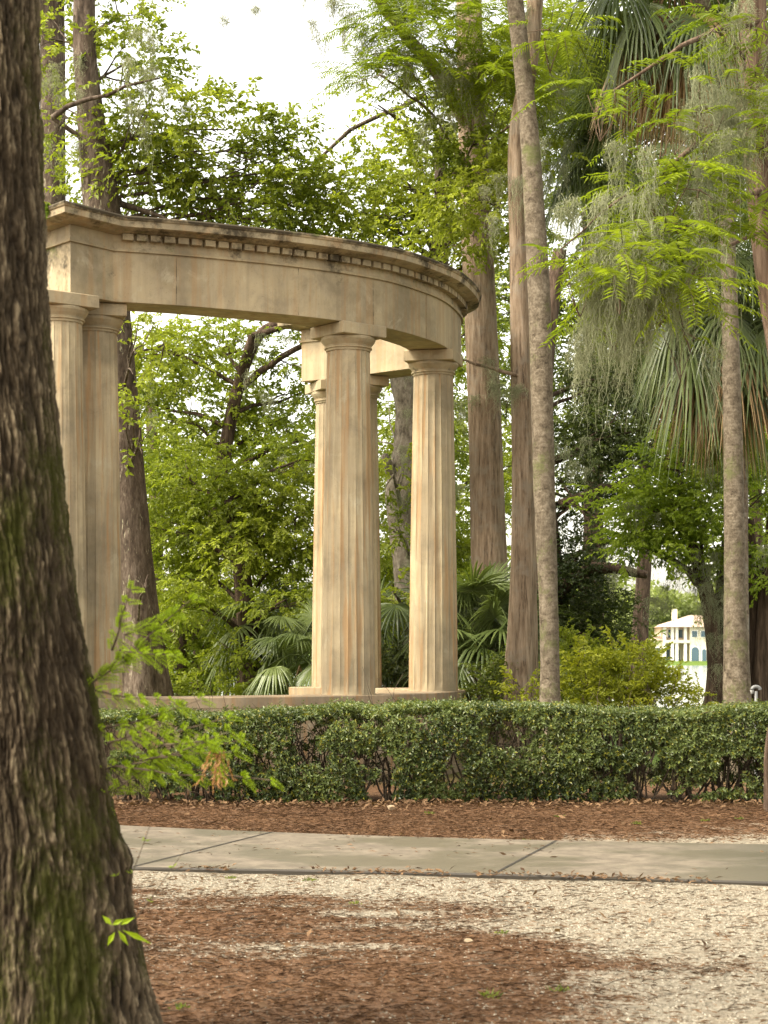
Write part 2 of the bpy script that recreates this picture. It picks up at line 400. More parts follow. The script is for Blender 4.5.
def ground():
    xs = np.unique(np.r_[-900, -500, -250, -120, -60, -30, -18, -12, -8, np.arange(-6, 6.001, .05), 8, 12, 18, 30, 60, 120, 250, 500, 900].round(4))
    ys = np.unique(np.r_[-60, -25, -10, 0, 4, np.arange(6.5, 20.001, .05), 22, 24, 27, 30, 34, 38, 41, 43, 46, 50, 80, 150, 230, 272, 276, 280, 283, 287, 295, 320, 400, 600, 1000, 2000].round(4))
    X, Y = np.meshgrid(xs, ys)
    Z = np.interp(Y, [-60, 41, 50, 270, 279, 284, 300, 400, 2000], [0, 0, -1.8, -2.5, -1.5, -.35, 0.2, 1, 2])
    P = np.stack([X, Y, 0*X], -1)
    near = (Y > 6) & (Y < 20.5) & (abs(X) < 7)
    Z = Z+np.where(near, (fbm(P*1.1, 4)-.5)*.03+(fbm(P*7, 3)-.5)*.012, 0)
    pyy = HZ+EYE*F/np.maximum(Y, 1); pxx = X*F/np.maximum(Y, 1)+384
    yf = np.interp(pxx, [-250, -80, 110, 300, 500, 768, 1000, 1300], [806, 817, 828, 836.5, 842.6, 848, 850.5, 852]); yn = np.interp(pxx, [-250, -80, 125, 300, 500, 768, 1000, 1300], [866, 868, 871, 873.7, 878, 886, 894, 905])
    Z = np.where(near & (pyy > yf+2) & (pyy < yn-2), -.02, Z)
    mk = gmask(X, Y)
    # needles bank up against the hedge
    Z = Z+np.where(near, .02*np.exp(-((Y-18.2)/.55)**2), 0)
    nx, ny = len(xs), len(ys); i = (np.arange(ny-1)[:, None]*nx+np.arange(nx-1)[None, :])
    q = np.stack([i, i+1, i+nx+1, i+nx], -1).reshape(-1, 4)
    m, nt = mat('ground'); g = NT(nt)
    co = g.n('ShaderNodeTexCoord').outputs['Object']
    at = g.n('ShaderNodeAttribute', attribute_name='tint').outputs['Fac']
    fine = g.noise(co, 38, 5, .75); fl = g.noise(g.map(co, (1, 1.5, 1)), 72, 5, .8, .4); sand = g.noise(co, 120, 3, .8); med = g.noise(g.map(co, (1, 1.8, 1)), 3.2, 5, .65)
    vor = g.n('ShaderNodeTexVoronoi', inp={'Scale': 46.0}); g.l(co, vor.inputs['Vector'])
    gravel = g.ramp(vor.outputs['Color'], [(.05, (.10, .086, .062)), (.9, (.29, .255, .19)), (.35, (.155, .134, .098)), (.6, (.210, .182, .133))])
    gravel = g.mix(g.ramp(med, [(.4, 0), (.7, .5)]), gravel, (.19, .145, .095))
    gravel = g.mix(g.ramp(fl, [(.58, 0), (.68, .7)]), gravel, (.10, .06, .034))
    mul = g.ramp(fl, [(.34, (.020, .011, .006)), (.68, (.23, .130, .066)), (.5, (.095, .049, .024))])
    mul = g.mix(g.ramp(fine, [(.64, 0), (.72, .75)]), mul, (.23, .165, .105))
    mul = g.mix(g.ramp(med, [(.5, 0), (.72, .55)]), mul, (.10, .075, .05))
    f = g.math('ADD', at, g.math('MULTIPLY', g.math('SUBTRACT', g.math('ADD', fine, med), 1.0), 1.9))
    col = g.mix(g.ramp(f, [(.30, 0), (.68, 1)]), gravel, mul)
    sx = g.n('ShaderNodeSeparateXYZ'); g.l(co, sx.inputs[0])
    far = g.ramp(g.math('DIVIDE', sx.outputs['Y'], 100), [(.21, 0), (.26, 1)])
    grass = g.ramp(g.noise(co, 5, 5, .7), [(.3, (.05, .085, .015)), (.7, (.13, .19, .035))])
    col = g.mix(far, col, grass)
    h = g.math('ADD', g.math('MULTIPLY', fl, .6), g.math('MULTIPLY', vor.outputs['Distance'], .5))
    g.out(g.pr(col, .95, g.bump(h, .5, .012), spec=.15))
    mb = MB(); mb.add(np.stack([X, Y, Z], -1).reshape(-1, 3), quads=q, tint=mk.ravel())
    tag(mb.build('ground', m, smooth=True), kind='structure')
ground()

def lake():
    m, nt = mat('water'); g = NT(nt)
    co = g.n('ShaderNodeTexCoord').outputs['Object']
    n = g.noise(g.map(co, (1, .35, 1)), 1.4, 4)
    g.out(g.pr((.30, .33, .33), .12, g.bump(n, .25, .05), spec=.6))
    mb = MB(); mb.add([[-900, 40, -.8], [900, 40, -.8], [900, 290, -.8], [-900, 290, -.8]], quads=[[0, 1, 2, 3]])
    tag(mb.build('lake', m), kind='structure')
lake()

def path():
    far = [(-250, 806), (-80, 817), (110, 828), (300, 836.5), (500, 842.6), (768, 848), (1000, 850.5), (1300, 852)]
    near = [(-250, 866), (-80, 868), (125, 871), (300, 873.7), (500, 878), (768, 886), (1000, 894), (1300, 905)]
    A = catmull([G(*p) for p in far], 8); B = catmull([G(*p) for p in near], 8)
    n = len(A); v = []
    rows = 8
    Pt = []
    for i in range(n):
        col_ = [B[i]+(A[i]-B[i])*t for t in np.linspace(0, 1, rows)]
        Pt.append(col_)
    Pt = np.array(Pt); top = Pt.copy(); top[..., 2] = .03
    mb = MB()
    i = (np.arange(n-1)[:, None]*rows+np.arange(rows-1)[None, :])
    mb.add(top.reshape(-1, 3), quads=np.stack([i, i+rows, i+rows+1, i+1], -1).reshape(-1, 4))
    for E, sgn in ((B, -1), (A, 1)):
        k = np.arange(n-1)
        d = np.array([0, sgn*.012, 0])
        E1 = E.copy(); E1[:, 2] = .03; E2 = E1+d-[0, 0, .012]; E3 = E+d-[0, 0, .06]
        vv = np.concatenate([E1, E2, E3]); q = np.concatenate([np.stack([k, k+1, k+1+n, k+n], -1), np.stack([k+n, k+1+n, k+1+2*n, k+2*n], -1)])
        mb.add(vv, quads=q, tint=1.)  # full tint marks the slab sides for the painted edge shadow
    m, nt = mat('concrete'); g = NT(nt)
    co = g.n('ShaderNodeTexCoord').outputs['Object']
    n1 = g.noise(g.map(co, (1, 1.3, 1)), .9, 5, .6); n2 = g.noise(co, 60, 4, .8); n3 = g.noise(co, 6, 5, .7)
    damp = g.ramp(n1, [(.42, 0), (.56, 1)])
    col = g.ramp(n3, [(.36, (.090, .072, .050)), (.62, (.160, .131, .092))])
    col = g.mix(g.math('MULTIPLY', damp, .75), col, (.088, .078, .052))
    col = g.mix(g.ramp(n2, [(.54, 0), (.66, .6)]), col, (.06, .05, .033))
    sx = g.n('ShaderNodeSeparateXYZ'); g.l(co, sx.inputs[0])
    al = g.math('ADD', g.math('MULTIPLY', sx.outputs['X'], .35), g.math('MULTIPLY', n3, .35))
    col = g.mix(g.ramp(g.math('MULTIPLY', al, .5), [(.50, 0), (.62, .8)]), col, (.050, .045, .026))
    col = g.mix(g.math('MULTIPLY', g.math('SUBTRACT', g.n('ShaderNodeAttribute', attribute_name='tint').outputs['Fac'], .6, True), 3.0, True), col, (.03, .024, .016))  # shadow line along the path edges, painted as near-black slab sides
    rough = g.math('SUBTRACT', .8, g.math('MULTIPLY', damp, .38))
    g.out(g.pr(col, rough, g.bump(n2, .25, .004), spec=.35))
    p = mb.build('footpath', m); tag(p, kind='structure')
    # dark joints cut across the slabs
    jm = simple('joint_dark', (.035, .03, .022), .95)
    mb = MB()
    for a, b in (((495, 877.6), (556, 844.6)), ((133, 871), (272, 835.6)), ((930, 891), (890, 849.5))):
        a = G(*a); b = G(*b); d = unit(b-a); s = np.array([-d[1], d[0], 0])*.011
        pts = np.array([a-s, b-s, b+s, a+s]); pts[:, 2] = .034
        mb.add(pts, quads=[[0, 1, 2, 3]])
    tag(mb.build('path_joints', jm), kind='structure')
path()

# ================================================================== EXEDRA
ZB = EYE+3.93; ZP = EYE-.542
pd = lambda px, dn: np.array([(px-384)*dn, dn*F])
outer = catmull([pd(113, .01128), pd(175, .01140), pd(240, .011576), pd(300, .01177), pd(341.6, .01195), pd(389, .012224), pd(425, .01262), pd(443, .01291), pd(457.7, .01340), pd(460.5, .01380), pd(445, .01410), pd(410, .01434), pd(371, .01462), pd(352, .01473)], 10)
def resample(P, step):
    s = np.r_[0, np.cumsum(np.linalg.norm(np.diff(P, axis=0), axis=1))]
    t = np.linspace(0, s[-1], int(s[-1]/step)+1)
    return np.stack([np.interp(t, s, P[:, k]) for k in range(P.shape[1])], 1)
outer = resample(outer, .06)
for _ in range(12):
    outer[1:-1] = outer[1:-1]*.5+(outer[:-2]+outer[2:])*.25
tg = unit(np.gradient(outer, axis=0)); nrm = np.stack([tg[:, 1], -tg[:, 0]], 1)   # outward (towards viewer at the left)
TH = .52
inner = outer-nrm*TH
Ks = outer[0]; C1 = pd(70.5, .01101); C2 = pd(45.5, .01124); C3 = C2+np.array([.36, .62])
ue = unit(outer[-1]-outer[-4]); ve = nrm[-1]
Eo = outer[-1]; Ei = inner[-1]
far_block = [Eo+ve*.22, Eo+ve*.22+ue*.52, Ei-ve*.02+ue*.52]
poly = np.vstack([outer, far_block, inner[::-1], [C3, C2, C1]])
def offset_poly(P, d):
    n = len(P); e = unit(np.roll(P, -1, 0)-P); no = np.stack([e[:, 1], -e[:, 0]], 1)
    n0 = np.roll(no, 1, 0); b = n0+no; k = np.sum(b*b, 1)/2
    k = np.maximum(k, .5)
    return P+b*(d/k)[:, None]
# make sure that the polygon normal points outwards
ar = .5*np.sum(poly[:, 0]*np.roll(poly[:, 1], -1)-np.roll(poly[:, 0], -1)*poly[:, 1])
SG = 1 if ar > 0 else -1
def loft(mb, P, prof, capb=True, capt=True, tints=None):
    n = len(P); base = mb.n; V = []; Tn = []
    for i, (z, o) in enumerate(prof):
        q = offset_poly(P, o*SG); V.append(np.c_[q, np.full(n, z)]); Tn.append(np.full(n, tints[i] if tints else .0))
    V = np.vstack(V); k = np.arange(n); k2 = (k+1) % n; Q = []
    for i in range(len(prof)-1):
        a = i*n; Q.append(np.stack([a+k, a+k2, a+n+k2, a+n+k], -1))
    mb.add(V, quads=np.vstack(Q), tint=np.concatenate(Tn))
    ng = []
    if capb: ng.append(list(range(base+n-1, base-1, -1)))
    if capt: ng.append(list(range(base+(len(prof)-1)*n, base+len(prof)*n)))
    return ng
ex = empty('stone_exedra', (outer[len(outer)//3][0], outer[len(outer)//3][1], 0), 'curved tan stone colonnade with fluted columns standing on a low wall behind the hedge', 'colonnade')
mb = MB(); ng = loft(mb, poly, [(ZB, 0), (ZB+.005, .004), (ZB+.30, .004), (ZB+.565, .004)], True, False)
tt = mb.tint[0].reshape(4, len(poly)); tt[:, -2] = [.55, .6, .6, .7]; tt[:, -1] = [.1, .2, .25, .45]; tt[:, -3] = .5; tt[:, 0] = .2; mb.tint[0] = tt.ravel()
for pxj in (176, 300, 374, 440):
    kj = int(np.argmin(abs(outer[:outer.shape[0]//2, 0]/outer[:outer.shape[0]//2, 1]*F+384-pxj)))
    cj = outer[kj]+nrm[kj]*.002
    box(mb, (cj[0], cj[1], ZB+.285), (.007, .008, .55), math.atan2(tg[kj][1], tg[kj][0]), tint=.5)
mb.build('entablature', M['stone_cornice'], ex, ngons=ng)
mb = MB()
cp = [(ZB+.565, .004), (ZB+.567, .032), (ZB+.597, .036), (ZB+.60, .012), (ZB+.665, .008), (ZB+.668, .008), (ZB+.755, .008), (ZB+.765, .13), (ZB+.775, .16), (ZB+.79, .225), (ZB+.80, .25), (ZB+.865, .255), (ZB+.872, .268), (ZB+.90, .282), (ZB+.918, .272), (ZB+.945, .15)]
ct = [.12, .2, .2, .3, .34, .34, .36, .42, .5, .46, .40, .46, .62, .9, 1., 1.]
ng = loft(mb, poly, cp, False, True, ct)
# blocks under the cornice along the outer curve
s = 0
O2 = resample(outer, .155)[1:]
t2 = unit(np.gradient(O2, axis=0))
for p, t in zip(O2, t2):
    no = np.array([t[1], -t[0]])
    c = p+no*.048
    box(mb, (c[0], c[1], ZB+.722), (.122, .088, .068), math.atan2(t[1], t[0]), tint=.2+.3*R.random())
mb.build('cornice', M['stone_cornice'], ex, ngons=ng)

def column(center, ang, dz=0., name='column', flute=20, rb=.328, rt=.262):
    z0 = ZP; z1 = ZB-dz; cx, cy = center
    NS = flute*8
    a = np.linspace(0, 2*PI, NS, endpoint=False)
    zs = np.r_[z0, np.linspace(z0+.02, z1-.31, 46)]
    t = (zs-z0)/(z1-.31-z0); r = rb+(rt-rb)*(t*.75+.25*t**2)
    ph = (a*flute/(2*PI)+.13) % 1
    prof = np.sqrt(np.clip(1-(2*(ph-.5)/.90)**2, 0, 1))
    depth = .014*prof[None, :]*np.clip((zs[:, None]-z0)/.06, 0, 1)
    P = np.stack([np.cos(a)[None]*6+0*zs[:, None], np.sin(a)[None]*6+0*zs[:, None], zs[:, None]*2+0*a[None]], -1)+center[0]*7
    wear = (fbm(P*.6, 3)-.5)
    depth = depth*np.clip(.9+wear*3.2, .1, 1.2)
    rr = r[:, None]*1.0-depth*(r[:, None]/rb)+.006*wear
    V = np.stack([cx+np.cos(a+ang)*rr, cy+np.sin(a+ang)*rr, zs[:, None]+0*rr], -1).reshape(-1, 3)
    n = len(zs); i = np.arange(n-1)[:, None]*NS; j = np.arange(NS)[None]; j2 = (j+1) % NS
    mb = MB(); mb.add(V, quads=np.stack([i+j, i+j2, i+NS+j2, i+NS+j], -1).reshape(-1, 4))
    sh = mb.build(name, M['stone'], ex)
    # capital: neck, rings, echinus then square abacus
    mb = MB(); pr = [(z1-.312, rt-.03), (z1-.31, rt+.008), (z1-.285, rt+.012), (z1-.28, rt+.028), (z1-.265, rt+.03), (z1-.26, rt+.014), (z1-.245, rt+.02), (z1-.215, rt+.045), (z1-.18, rt+.068), (z1-.155, rt+.072), (z1-.143, rt+.06)]
    A = np.linspace(0, 2*PI, 48, endpoint=False)
    V = np.array([[cx+math.cos(x)*q, cy+math.sin(x)*q, z] for z, q in pr for x in A])
    i = np.arange(len(pr)-1)[:, None]*48; j = np.arange(48)[None]; j2 = (j+1) % 48
    mb.add(V, quads=np.stack([i+j, i+j2, i+48+j2, i+48+j], -1).reshape(-1, 4), tint=.1)
    mb.build('capital', M['stone_cornice'], sh, smooth=False)
    mb = MB(); h = .33
    pts = np.array([[-h, -h], [h, -h], [h, h], [-h, h]]); co, si = math.cos(ang), math.sin(ang)
    pts = np.stack([pts[:, 0]*co-pts[:, 1]*si+cx, pts[:, 0]*si+pts[:, 1]*co+cy], 1)
    ng = []
    a2 = .5*np.sum(pts[:, 0]*np.roll(pts[:, 1], -1)-np.roll(pts[:, 0], -1)*pts[:, 1]); 
    global SG
    sg0 = SG; SG = 1
    ng = loft(mb, pts, [(z1-.146, -.012), (z1-.138, 0), (z1-.012, 0), (z1-.004, -.008)], True, True, [.1]*4)
    SG = sg0
    mb.build('abacus', M['stone_cornice'], sh, ngons=ng)
def on_ring(px, half=0):
    cl = (outer+inner)/2; pp = cl[:, 0]/cl[:, 1]*F+384
    imax = int(np.argmax(pp)); sl = slice(0, imax) if half == 0 else slice(imax, None)
    k = int(np.argmin(abs(pp[sl]-px)))+(0 if half == 0 else imax)
    return cl[k], math.atan2(tg[k][1], tg[k][0])
c, a = on_ring(347.5); column(c, a)
c, a = on_ring(433.5); column(c, a, .002)
column(pd(94, .01146), .28, .003); column(pd(58.5, .01112), .65, .0)
column(np.array([-.36, 25.95]), .4, .004); column(np.array([-.74, 26.52]), .4, .001)
# low wall that carries the columns
cpoly = np.vstack([outer, [Eo+ve*.25, Eo+ve*.25+ue*.6, Ei-ve*.05+ue*.6], inner[::-1], [C3+[-.1, .1], C2+[-.15, 0], C1+[0, -.12]]])
mb = MB(); ng = loft(mb, cpoly, [(-.1, .10), (.12, .10), (.125, .07), (ZP-.13, .07), (ZP-.125, .075), (ZP-.01, .078), (ZP, .07)], False, True)
mb.build('podium_wall', M['stone_podium'], ex, ngons=ng)

# ================================================================== TREES
def trunk_path(pts, n=14):
    """pts: (px,py,Y,r) from the ground up; first point put on the ground"""
    P = np.array([W(p[0], p[1], p[2]) for p in pts]); r = np.array([p[3] for p in pts])
    P[0][2] = -.1
    Q = catmull(np.c_[P, r], n)
    return Q[:, :3], Q[:, 3]
def limb(mb, a, b, r0, r1, sag=.15, wob=.12, sides=7, tint=.5):
    a = np.asarray(a, float); b = np.asarray(b, float); L = np.linalg.norm(b-a); n = max(6, int(L/.22))
    t = np.linspace(0, 1, n)[:, None]
    P = a+(b-a)*t; P[:, 2] += np.sin(t[:, 0]*PI)*sag*L
    off = np.stack([fbm(np.c_[t*3.1+R.random()*40, t*0+k*5.1, t*0], 3)-.5 for k in range(3)], 1)
    P = P+off*wob*L*np.sin(np.clip(t*1.0, 0, 1)*PI/1.0)**.7*1.6 if False else P+off*wob*L*(t*(1-t)*4)
    rr = (r0*(1-t[:, 0])+r1*t[:, 0])
    tube(mb, P, rr, sides, bark=.12, freq=4, tint=tint, bumpseed=R.random()*30)
    return P
def tree(name, label, cat, trunks, blobs, sty, leafm, barkm, group=None, limbs=None, dens=1., gap=.47, sides=28, bark=.10, lobes=5, mossA=None, flat=.75, attach=None, r_limb=.05, sub=5, zf=.8, up=0., dead=None):
    base = W(trunks[0][0][0], trunks[0][0][1], trunks[0][0][2]); base[2] = 0
    root = empty(name, base, label, cat, group)
    mb = MB(); TP = []
    for k, tr in enumerate(trunks):
        P, r = trunk_path(tr); P2 = resample(np.c_[P, r], .12)
        tube(mb, P2[:, :3], P2[:, 3], sides, bark=bark, freq=9, lobes=lobes if k == 0 else 0, bumpseed=len(name)*3.1+k, zfreq=zf); TP.append(P2)
    mb.build('trunk', barkm, root, smooth=True)
    bb = MB(); lb = MB()
    for (a, b, r0, r1) in (limbs or []):
        limb(bb, W(*a), W(*b), r0, r1, .03, .12, 9)
    for i, bl in enumerate(blobs):
        c = W(bl[0], bl[1], bl[2]); r = np.array(bl[3:6], float)
        T = TP[0] if len(TP) == 1 else np.vstack(TP)
        d = np.linalg.norm(T[:, :3]-c, axis=1)+np.clip(T[:, 2]-c[2]+.6, 0, 99)*1.5
        k = int(np.argmin(d)); a = T[k, :3]
        if (attach is None or attach) and np.linalg.norm(a-c) < 9:
            P = limb(bb, a, c, min(r_limb, T[k, 3]*.7)*(1 if sty != 'cypress' else .5), .012, .04, .14)
        else: P = np.array([c-[0, 0, .5], c])
        for _ in range(sub):
            s_ = P[R.integers(len(P)//3, len(P))]; e = c+unit(R.normal(size=3))*r*R.uniform(.5, .95)
            limb(bb, s_, e, .016 if sty != 'cypress' else .007, .005 if sty != 'cypress' else .003, .02, .16, 5)
        crown_blob(lb, c, r, sty, (bl[6] if len(bl) > 6 else 1.)*dens, gap, seed=i*3.7+len(name), flat=flat, up=up)
    if bb.n: bb.build('branches', barkm, root, smooth=True)
    if lb.n: lb.build('crown', [leafm, M['twig']], root)
    if mossA:
        mm = MB()
        for (px, py, Y, ln, n, sp) in mossA:
            k = max(1, n//19)
            A = W(px, py, Y)+R.normal(0, sp*1.25, (k, 3))*[1, 1, 1.7]
            moss(mm, A, ln*R.uniform(.3, .85, k), 30, .05)
        mm.build('hanging_moss', M['moss'], root)
    return root

# ---- fan palms
def frond(mb, o, az, el, pet, rad, seg=34, span=2.35, droop=.5, curl=.35, tint=.5, w=.030, mat=0, pm=1):
    """petiole leaves the crown at azimuth az, elevation el; the fan hangs from its end"""
    d = np.array([math.cos(az)*math.cos(el), math.sin(az)*math.cos(el), math.sin(el)])
    t = np.linspace(0, 1, 7)[:, None]
    P = o+d*pet*t-np.array([0, 0, 1.])*(droop*pet*.45*t**2)
    tube(mb, P, np.linspace(.017, .010, 7)*1.0, 4, mat=pm, cap=False)
    e = P[-1]; ax = unit(P[-1]-P[-2]+R.normal(0, .05, 3)); sd = unit(np.cross(ax, [0, 0, 1])); up = np.cross(sd, ax)
    ang = np.linspace(-span, span, seg)+R.normal(0, .02, seg)
    L = rad*(.72+.28*np.cos(ang*.62))*R.uniform(.9, 1.06, seg)
    # costa: fan folds down along the midrib
    dirs = ax[None]*np.cos(ang)[:, None]+sd[None]*np.sin(ang)[:, None]-up[None]*(.25*np.abs(np.sin(ang))*curl*2)[:, None]
    dirs = unit(dirs); sec = np.array([0.02, .3, .55, .8, 1.0]); wd = np.array([.35, .95, 1., .6, .05])*w
    gap = 2*span/seg*rad
    Z = np.array([0, 0, 1.]); V = []; tw = R.normal(0, .25, seg)
    s = unit(np.cross(dirs, up[None]))+up[None]*tw[:, None]*.6
    p = e[None, None]+dirs[:, None]*(L[:, None]*sec[None])[..., None]
    dr = droop*rad*R.uniform(.6, 1.3, seg)
    p = p-Z*(dr[:, None]*np.clip(sec[None]-.3, 0, 1)**1.7*1.5)[..., None]
    hw = np.minimum(wd[None]*np.ones((seg, 1)), 9)
    hw = np.where(sec[None] < .45, np.maximum(hw*0+sec[None]*L[:, None]*(2*span/seg)*.52, .004), hw)
    ridge = up[None, None]*(hw*.55)[..., None]
    V = np.stack([p-s[:, None]*hw[..., None], p+ridge, p+s[:, None]*hw[..., None]], 2)   # seg,5,3,3
    b = (np.arange(seg)*15)[:, None, None, None]+(np.arange(4)*3)[None, :, None, None]+np.arange(2)[None, None, :, None]
    q = (b+np.array([0, 1, 4, 3])).reshape(-1, 4)
    mb.add(V.reshape(-1, 3), quads=q, tint=np.repeat(np.clip(tint+R.normal(0, .12, seg), 0, 1), 15), mat=mat)

def fan_palm(name, label, trunk, top, nf=26, rad=.62, pet=.75, group=None, barkm=None, dead=10, elr=(-.7, 1.1), cat='palm', seed=1, skirt_len=.9, azs=None, mossA=None, w=.02, tint=.5, extra=()):
    base = W(trunk[0][0], trunk[0][1], trunk[0][2]) if trunk else np.array([top[0], top[1], 0.]); base = base.copy(); base[2] = 0
    group = group or ('tall palms at the right' if name == 'palm_tree' else 'small fan palms behind the colonnade')
    root = empty(name, base, label, cat, group)
    if trunk:
        P, r = trunk_path(trunk); P2 = resample(np.c_[P, r], .10); mb = MB()
        tube(mb, P2[:, :3], P2[:, 3], 24, bark=.06, freq=6, bumpseed=seed*3.3, zfreq=4.)
        mb.build('trunk', barkm or M['bark_palm'], root, smooth=True)
    mb = MB(); top = np.asarray(top, float)
    for i in range(nf):
        az = azs[i % len(azs)]+R.normal(0, .2) if azs else i*2.39996+R.normal(0, .2)
        el = elr[1]+(elr[0]-elr[1])*((i+.5)/nf)**.8+R.normal(0, .1)
        frond(mb, top+[0, 0, -.25*(i/nf)], az, el, pet*R.uniform(.8, 1.15), rad*R.uniform(.85, 1.1), droop=.25+.6*R.random()*(1.2-el/1.3), tint=np.clip(tint+R.normal(0, .15), 0, 1), w=w)
    for az, el, pe, ra, tn in extra: frond(mb, top, az, el, pe, ra, droop=.3, tint=tn, w=w, seg=40)
    mb.build('crown', [M['leaf_palm'], M['leaf_palm']], root)
    if dead:
        mb = MB()
        for i in range(dead):
            az = i*2.39996+.5; frond(mb, top+[0, 0, -.3-.1*R.random()], az, -1.0+R.normal(0, .15), pet*.7, rad*skirt_len, span=1.5, droop=1.1, curl=1., tint=R.random(), w=w*.7)
        mb.build('dead_fronds', [M['leaf_palm_dead'], M['leaf_palm_dead']], root)
    if mossA:
        mm = MB()
        for (px, py, Y, ln, n, sp) in mossA:
            k = max(1, n//13); moss(mm, W(px, py, Y)+R.normal(0, sp, (k, 3))*[1, 1, .35], ln*R.uniform(.5, 1.1, k), 30, .05)
        mm.build('hanging_moss', M['moss'], root)
    return root

# ---- foreground trunk with deep bark
def front_tree():
    Y = 7.0; px = lambda p: (p-384)/F*Y
    edge = [(1160, 215), (1080, 180), (1024, 152), (950, 134), (850, 116), (780, 104), (700, 92), (600, 75), (400, 53), (200, 41), (0, 38), (-200, 34), (-500, 30)]
    rad = [.62, .56, .52, .475, .43, .41, .39, .365, .335, .315, .30, .29, .27]
    P = []; rr = []
    for (py, ex_), r in zip(edge, rad):
        z = EYE+(HZ-py)/F*Y
        P.append([px(ex_)-r*.97, Y, z]); rr.append(r)
    P[0][2] = min(P[0][2], -.15)
    Q = resample(catmull(np.c_[np.array(P), rr], 20), .009)
    root = empty('cypress_tree', (Q[0][0], Y, 0), 'massive mossy cypress trunk filling the left edge in front of everything', 'tree')
    sides = 800; n = len(Q)
    a = np.linspace(0, 2*PI, sides, endpoint=False); z = Q[:, 2]
    r0 = Q[:, 3][:, None]
    ca, sa = np.cos(a)[None], np.sin(a)[None]
    fl = np.clip((r0-.34)/.2, 0, 1.3)
    r = r0*(1+.05*fl*np.cos(5*a+.6)[None]+.025*np.cos(3*a+1+z[:, None]*.4))
    w = .35*(fbm(np.stack([ca*2+0*z[:, None], sa*2+0*z[:, None], z[:, None]*1.2+0*ca], -1), 3)-.5)
    q = np.stack([(ca+w)*13, (sa+w)*13, z[:, None]*4.2+0*ca], -1)
    b1 = fbm(q, 3); b2 = fbm(q*np.array([2.4, 2.4, 3.4])+7, 4); b3 = fbm(q*np.array([6, 6, 13.])+3, 3)
    ridge = 1-np.abs(b1-.5)*5; ridge = np.clip(ridge, 0, 1)
    hgt = -.013*ridge**2+.015*(b2-.5)*2+.010*(b3-.5)*2+.018*(b1-.5)
    # burl on the right side
    hgt = hgt+.035*np.exp(-((z[:, None]-.80)/.07)**2-((a[None]-.0+((a[None] > PI)*-2*PI))/.16)**2)
    r = r+hgt
    V = np.stack([Q[:, 0][:, None]+ca*r, Q[:, 1][:, None]+sa*r, z[:, None]+0*r], -1)
    i = np.arange(n-1)[:, None]*sides; j = np.arange(sides)[None]; j2 = (j+1) % sides
    mb = MB(); mb.add(V.reshape(-1, 3), quads=np.stack([i+j, i+j2, i+sides+j2, i+sides+j], -1).reshape(-1, 4), tint=np.clip(.5+.8*(b2-b2.mean())/(2.2*b2.std())*.5+.35*(b3-b3.mean())/(2*b3.std())*.6-.3*ridge**2+.1, 0, 1).ravel())
    # bark material driven by the modelled relief
    m, nt = mat('front_bark'); g = NT(nt)
    co = g.n('ShaderNodeTexCoord').outputs['Object']; at = g.n('ShaderNodeAttribute', attribute_name='tint').outputs['Fac']
    n1 = g.noise(g.map(co, (1, 1, .26)), 34, 7, .75, .3); n2 = g.noise(co, 110, 4, .75)
    hh = g.math('ADD', g.math('MULTIPLY', at, .6), g.math('ADD', g.math('MULTIPLY', n1, .3), g.math('MULTIPLY', n2, .1)))
    col = g.ramp(hh, [(.26, (.020, .015, .009)), (.78, (.25, .20, .125)), (.48, (.062, .047, .028)), (.62, (.108, .082, .050))])
    big = g.noise(g.map(co, (1, 1, .4)), 2.2, 4, .6)
    col = g.mix(g.ramp(big, [(.38, .55), (.6, 0)]), col, (.035, .024, .014))
    mo = g.noise(g.map(co, (1, 1, .5), (1.7, 0, .35)), 2.6, 5, .65)
    sep = g.n('ShaderNodeSeparateXYZ'); g.l(co, sep.inputs[0])
    low = g.math('SUBTRACT', .62, g.math('MULTIPLY', sep.outputs['Z'], .11))
    side = g.math('MULTIPLY', sep.outputs['X'], .16)
    mm = g.math('ADD', g.math('ADD', mo, side), g.math('ADD', g.math('MULTIPLY', low, .22), g.math('MULTIPLY', g.math('SUBTRACT', n2, .5), .35)))
    col = g.mix(g.ramp(mm, [(.60, 0), (.72, .85)]), col, (.045, .050, .007))
    g.out(g.pr(col, .92, g.bump(g.math('ADD', n1, g.math('MULTIPLY', n2, .5)), 1.0, .016), spec=.12))
    mb.build('trunk', m, root, smooth=True)
    # shoots growing out of the trunk
    tw = MB(); lf = MB()
    def shoot(a, b, n=12, ll=.092, hang=.1, lw=.0036, dens=.8, sag=-.02):
        A = W(*a); B = W(*b); P = limb(tw, A, B, .005, .0015, sag, .06, 5)
        idx = np.linspace(len(P)*.15, len(P)-1, n); 
        for q in idx:
            k = int(q); p = P[k]; tgd = unit(P[min(k+1, len(P)-1)]-P[max(k-1, 0)])
            for s_ in (1, -1):
                up = np.array([0, 0, 1.]); sd = np.cross(tgd, up)*s_
                d = unit(tgd*.75+sd*.45+up*s_*.40+R.normal(0, .16, 3)); d[2] -= hang
                l = ll*R.uniform(.75, 1.25)*(1.05-.45*(q/len(P)))
                m_ = int(30*dens); t = np.linspace(.06, 1, m_)
                ax = p+d*l*t[:, None]-[[0, 0, .15*l]]*(t**2)[:, None]
                sg = np.where(np.arange(m_) % 2 == 0, 1., -1.)
                nn = unit(np.cross(d, [0, 1., 0.]))+R.normal(0, .1, 3)
                dd = d*.6+nn*sg[:, None]*.8+R.normal(0, .1, (m_, 3))
                leaves(lf, ax, dd, np.array([[0, -1., .3]])+R.normal(0, .4, (m_, 3)), .021*(1-.45*t), lw, np.clip(R.normal(.6, .18, m_), 0, 1))
                leaves(tw, p[None], d[None], np.array([[0, -1., 0]]), np.array([l]), np.array([.0025]), np.array([.5]))
    Yf = 6.9
